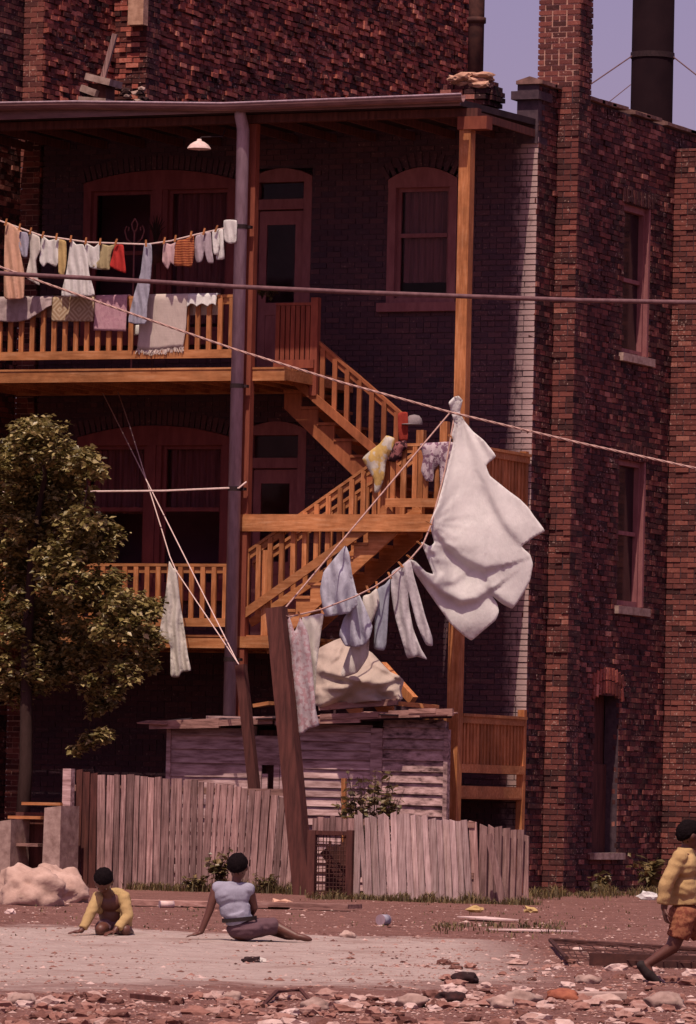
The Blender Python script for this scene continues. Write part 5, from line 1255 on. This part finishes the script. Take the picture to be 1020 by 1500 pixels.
def eyes(parent, c, ax, R_):
    side, face, up = ax
    for s_ in (-1, 1):
        e = MB(); e.smooth = True; e.blob(c + face * R_ * .84 + side * s_ * R_ * .32 + up * R_ * .02, R_ * .13, 1, 0, 2); eo = e.build('eye', 'eye', parent)
        e = MB(); e.smooth = True; e.blob(c + face * R_ * .93 + side * s_ * R_ * .32 + up * R_ * .02, R_ * .07, 1, 0, 2); e.build('pupil', 'hair', eo)
class Kid:
    def __init__(s, bx, by):
        s.b = G(bx, by); s.bx, s.by = bx, by; s.s = FPX / (s.b - V((CAM.x, CAM.y, 0))).dot(f0); s.z0 = ground_h(s.b.x, s.b.y)
    def __call__(s, px, py, d=0): return s.b + r0 * ((px - s.bx) / s.s) + Z * ((s.by - py) / s.s + s.z0) + f0 * d
# ---- boy sitting with his back to us
K = Kid(350, 1378); kid = thing('person', 'person in pale blue sleeveless top sitting on the sand, leaning on one arm', 'person', K.b)
H_ = K(346, 1271, .02); pel = K(356, 1364, .05); ch_ = K(340, 1312, .02); ax_ = (r0, f0, Z)
b = MB(); hax = head(b, H_, f0 + r0 * .25 - Z * .05, Z, .106)
capsule(b, K(345, 1284, .02), K(344, 1300, .02), .042, .048)
ell(b, K(340, 1310, .02), ax_, (.155, .085, .10)); ell(b, K(343, 1330, .02), ax_, (.125, .08, .12)); ell(b, pel, ax_, (.14, .11, .09))
capsule(b, K(315, 1302, .02), K(306, 1336, .0), .045, .036); capsule(b, K(306, 1336, 0), K(295, 1366, -.02), .035, .026); hand(b, K(295, 1368, -.02), -r0 * .95 - f0 * .2 - Z * .22, Z, 1.0, .1)
capsule(b, K(364, 1303, .03), K(371, 1330, .08), .045, .036); capsule(b, K(371, 1330, .08), K(362, 1350, .30), .034, .026); hand(b, K(362, 1350, .30), f0 - r0 * .3 - Z * .3, Z)
capsule(b, K(366, 1362, .08), K(402, 1356, .22), .075, .058); capsule(b, K(402, 1356, .22), K(436, 1371, .10), .052, .034); ell(b, K(444, 1372, .09), ((r0 - Z * .2).normalized(), f0, Z), (.085, .034, .03))
capsule(b, K(350, 1364, .12), K(385, 1360, .42), .075, .058); capsule(b, K(385, 1360, .42), K(415, 1370, .30), .05, .034); ell(b, K(424, 1372, .29), (r0, f0, Z), (.085, .034, .03))
bd_ = fuse('body', b, 'skin', kid); eyes(bd_, H_, hax, .106); hair(kid, H_, hax, .106)
b = MB(); ell(b, K(338, 1312, .02), ax_, (.172, .102, .115)); ell(b, K(343, 1332, .02), ax_, (.142, .098, .12)); capsule(b, K(345, 1335, .02), K(350, 1350, .04), .12, .125, caps=False); capsule(b, K(318, 1302, .02), K(362, 1303, .02), .062, .062)
capsule(b, K(343, 1293, .02), K(342, 1300, .02), .058, .062, caps=False)
fuse('vest', b, CM['vest'], kid, .009, 5, wrinkle=.004)
b = MB(); ell(b, K(358, 1362, .05), ax_, (.165, .135, .095)); capsule(b, K(366, 1361, .08), K(402, 1356, .22), .092, .078, caps=False); capsule(b, K(350, 1362, .12), K(382, 1360, .40), .09, .076, caps=False)
fuse('shorts', b, CM['shorts'], kid, .009, 4, wrinkle=.005)
b = MB(); q = K(350, 1347, .04); n = 24
for k in range(n):
    a0, a1 = 2 * math.pi * k / n, 2 * math.pi * (k + 1) / n; f_ = lambda a: q + r0 * math.cos(a) * .15 + f0 * math.sin(a) * .125 + Z * (.018 * math.cos(a)); b.beam(f_(a0), f_(a1), .012, .035)
b.build('belt', 'shoe', kid)
# ---- boy crouching on hands and knees, head down
K = Kid(158, 1370); kid = thing('person', 'person in open yellow shirt crouching over the sand with head bent', 'person', K.b)
H_ = K(150, 1290, -.05); ax_ = (r0, f0, Z); b = MB(); hax = head(b, H_, -f0 * .5 - Z * .85 - r0 * .1, Z * .6 - f0 * .8, .105)
capsule(b, K(152, 1300, .0), K(158, 1314, .06), .045, .05); ell(b, K(160, 1322, .10), ax_, (.14, .09, .09)); ell(b, K(162, 1340, .16), ax_, (.12, .09, .12)); ell(b, K(166, 1354, .22), ax_, (.13, .12, .10))
capsule(b, K(141, 1318, .06), K(130, 1344, -.04), .042, .035); capsule(b, K(130, 1344, -.04), K(120, 1364, -.10), .034, .026); hand(b, K(120, 1365, -.10), -r0 * .8 - f0 * .5 - Z * .1, Z, 1.0, .15)
capsule(b, K(180, 1316, .06), K(186, 1342, -.02), .042, .035); capsule(b, K(186, 1342, -.02), K(170, 1362, -.12), .034, .026); hand(b, K(170, 1364, -.12), -r0 * .7 - f0 * .6 - Z * .15, Z, 1.0, .4)
for s_, kx in ((-1, 148), (1, 184)):
    capsule(b, K(166 + 8 * s_, 1355, .20), K(kx, 1362, -.06), .07, .055); capsule(b, K(kx, 1363, -.06), K(kx + 5 * s_, 1366, .26), .05, .034); ell(b, K(kx + 5 * s_, 1367, .33), (r0, f0, Z), (.034, .085, .028))
bd_ = fuse('body', b, 'skin', kid); eyes(bd_, H_, hax, .10); hair(kid, H_, hax, .10)
b = MB(); ell(b, K(172, 1322, .14), ax_, (.115, .10, .11)); ell(b, K(145, 1325, .13), ax_, (.06, .09, .10)); ell(b, K(166, 1340, .22), ax_, (.15, .085, .14)); capsule(b, K(183, 1318, .08), K(184, 1352, .05), .045, .06); capsule(b, K(150, 1312, .12), K(172, 1311, .12), .06, .062)
capsule(b, K(142, 1316, .06), K(130, 1344, -.04), .058, .050, caps=True); capsule(b, K(130, 1344, -.04), K(122, 1361, -.09), .050, .042, caps=False); capsule(b, K(180, 1314, .06), K(187, 1342, -.02), .058, .052); capsule(b, K(187, 1342, -.02), K(173, 1360, -.11), .050, .042, caps=False)
fuse('shirt', b, CM['shirt_y'], kid, .009, 4, wrinkle=.0045)
b = MB(); ell(b, K(168, 1356, .22), ax_, (.15, .13, .10))
for s_, kx in ((-1, 150), (1, 182)): capsule(b, K(166 + 8 * s_, 1356, .20), K(kx, 1361, .02), .085, .075, caps=False)
fuse('shorts', b, CM['shorts'], kid, .009, 4, wrinkle=.004)
# ---- boy running out of the yard
K = Kid(975, 1438); kid = thing('person', 'person in yellow jacket and orange shorts running past the iron bar', 'person', K.b)
H_ = K(1006, 1222, .0); b = MB(); hax = head(b, H_, r0 + f0 * .35 - Z * .1, Z + r0 * .1, .095); ax_ = (r0, f0, Z); tor = (K(1000, 1250, 0) - K(998, 1340, 0)).normalized()
capsule(b, K(1004, 1233, 0), K(1001, 1250, 0), .042, .05); ell(b, K(999, 1265, 0), ax_, (.09, .14, .11)); ell(b, K(999, 1300, 0), ax_, (.085, .12, .13)); ell(b, K(1000, 1338, 0), ax_, (.10, .13, .10))
capsule(b, K(990, 1256, -.14), K(972, 1296, -.17), .042, .035); capsule(b, K(972, 1296, -.17), K(969, 1328, -.16), .034, .026); hand(b, K(969, 1328, -.16), -Z + r0 * .15, -r0 - f0 * .3, 1.0, .8)
capsule(b, K(1008, 1256, .14), K(1030, 1285, .18), .042, .035); capsule(b, K(1030, 1285, .18), K(1050, 1268, .10), .034, .026); hand(b, K(1050, 1268, .10), r0 + Z * .4, Z, 1.0, .9)
capsule(b, K(998, 1345, -.07), K(984, 1385, -.07), .072, .052); capsule(b, K(984, 1385, -.07), K(947, 1411, -.06), .05, .032); capsule(b, K(946, 1412, -.06), K(954, 1430, -.06), .034, .03)
capsule(b, K(1004, 1345, .07), K(1036, 1375, .08), .072, .052); capsule(b, K(1036, 1375, .08), K(1030, 1428, .08), .05, .032)
bd_ = fuse('body', b, 'skin', kid); eyes(bd_, H_, hax, .095); hair(kid, H_, hax, .095)
b = MB(); ell(b, K(998, 1268, 0), ax_, (.115, .165, .12)); ell(b, K(999, 1298, 0), ax_, (.115, .15, .13)); capsule(b, K(999, 1300, 0), K(1000, 1324, 0), .12, .125, caps=False)
capsule(b, K(991, 1254, -.13), K(971, 1294, -.17), .06, .055); capsule(b, K(971, 1292, -.17), K(967, 1323, -.16), .055, .046, caps=False); capsule(b, K(1008, 1254, .13), K(1030, 1285, .18), .06, .055); capsule(b, K(1030, 1285, .18), K(1046, 1271, .12), .052, .046, caps=False); capsule(b, K(1001, 1240, 0), K(1000, 1250, 0), .06, .08, caps=False)
fuse('jacket', b, CM['jacket'], kid, .009, 4, wrinkle=.0045)
b = MB(); ell(b, K(1000, 1338, 0), ax_, (.118, .145, .10)); capsule(b, K(999, 1342, -.07), K(991, 1372, -.07), .09, .088, caps=False); capsule(b, K(1004, 1342, .07), K(1028, 1366, .08), .09, .086, caps=False)
fuse('shorts', b, CM['shorts_o'], kid, .009, 4, wrinkle=.004)
for (a_, d_, c_) in (((939, 1413, -.06), (.4, -1.1), (958, 1436, -.06)), ((1028, 1431, .08), (1, 0), (1046, 1436, .08))):
    b = MB(); p, q = K(*a_), K(*c_); capsule(b, p, p.lerp(q, .55), .038, .044); capsule(b, p.lerp(q, .55), q + r0 * .02, .042, .030); fuse('shoe', b, 'shoe', kid, .007, 3)
# ---- pots on the upper landing and window sill
for k, (px, py, y) in enumerate(((384, 436, -1.0), (396, 440, -1.05))):
    weed_plant(px, py, y, .22, 10, .5, ('dark trailing plant on the upper landing by the door', 'small dark potted plant at the head of the upper stairs')[k], .07, 'landing_plant', 8, P(px, py, y).z - .02)

c = P(228, 350, -.4); pt = thing('spiky_plant', 'dark spiky potted plant in front of the upper double window', 'plant', (c.x, c.y, 7.33))
m = MB()
for k in range(26):
    a = r.uniform(0, 6.283); d = V((math.cos(a), math.sin(a), 0)); e = c + Z * (.10 + .28 * r.random()) + d * .16 * r.random(); m.tube([c - Z * .1, c.lerp(e, .5) + Z * .04, e], [.008, .010, .002], 4)
m.build('spikes', 'bark', pt, kind='stuff')
m = MB(); m.smooth = True; m.lathe((c.x, c.y, 7.33), [(.001, .0), (.13, .0), (.13, .02), (.02, .03), (.02, c.z - 7.33 - .36), (.09, c.z - 7.33 - .33), (.12, c.z - 7.33 - .1), (.11, c.z - 7.33 - .1), (.001, c.z - 7.33 - .12)], 14); m.build('pot_stand', 'rust', pt)
c = P(197, 348, -.5); o_ = thing('scroll_stand', 'pinkish wire scroll plant stand before the upper double window', 'stand', (c.x, c.y, 7.33))
m = MB()
for s_ in (-1, 1):
    m.tube([c + V((s_ * x, 0, z)) for x, z in ((.0, .28), (.05, .2), (.03, .12), (.0, .08))], .012, 6); m.tube([c + V((s_ * x, 0, z)) for x, z in ((.02, -.1), (.12, -.02), (.16, .1), (.13, .17), (.09, .15), (.10, .1))], .012, 6)
m.tube([c + V((0, 0, .08)), V((c.x, c.y, 7.34))], .014, 6); m.build('scrollwork', 'frame_lt', o_)
m = MB(); m.lathe((c.x, c.y, 7.33), [(.001, .02), (.15, .02), (.15, 0)], 12); m.build('foot', 'frame_lt', o_)
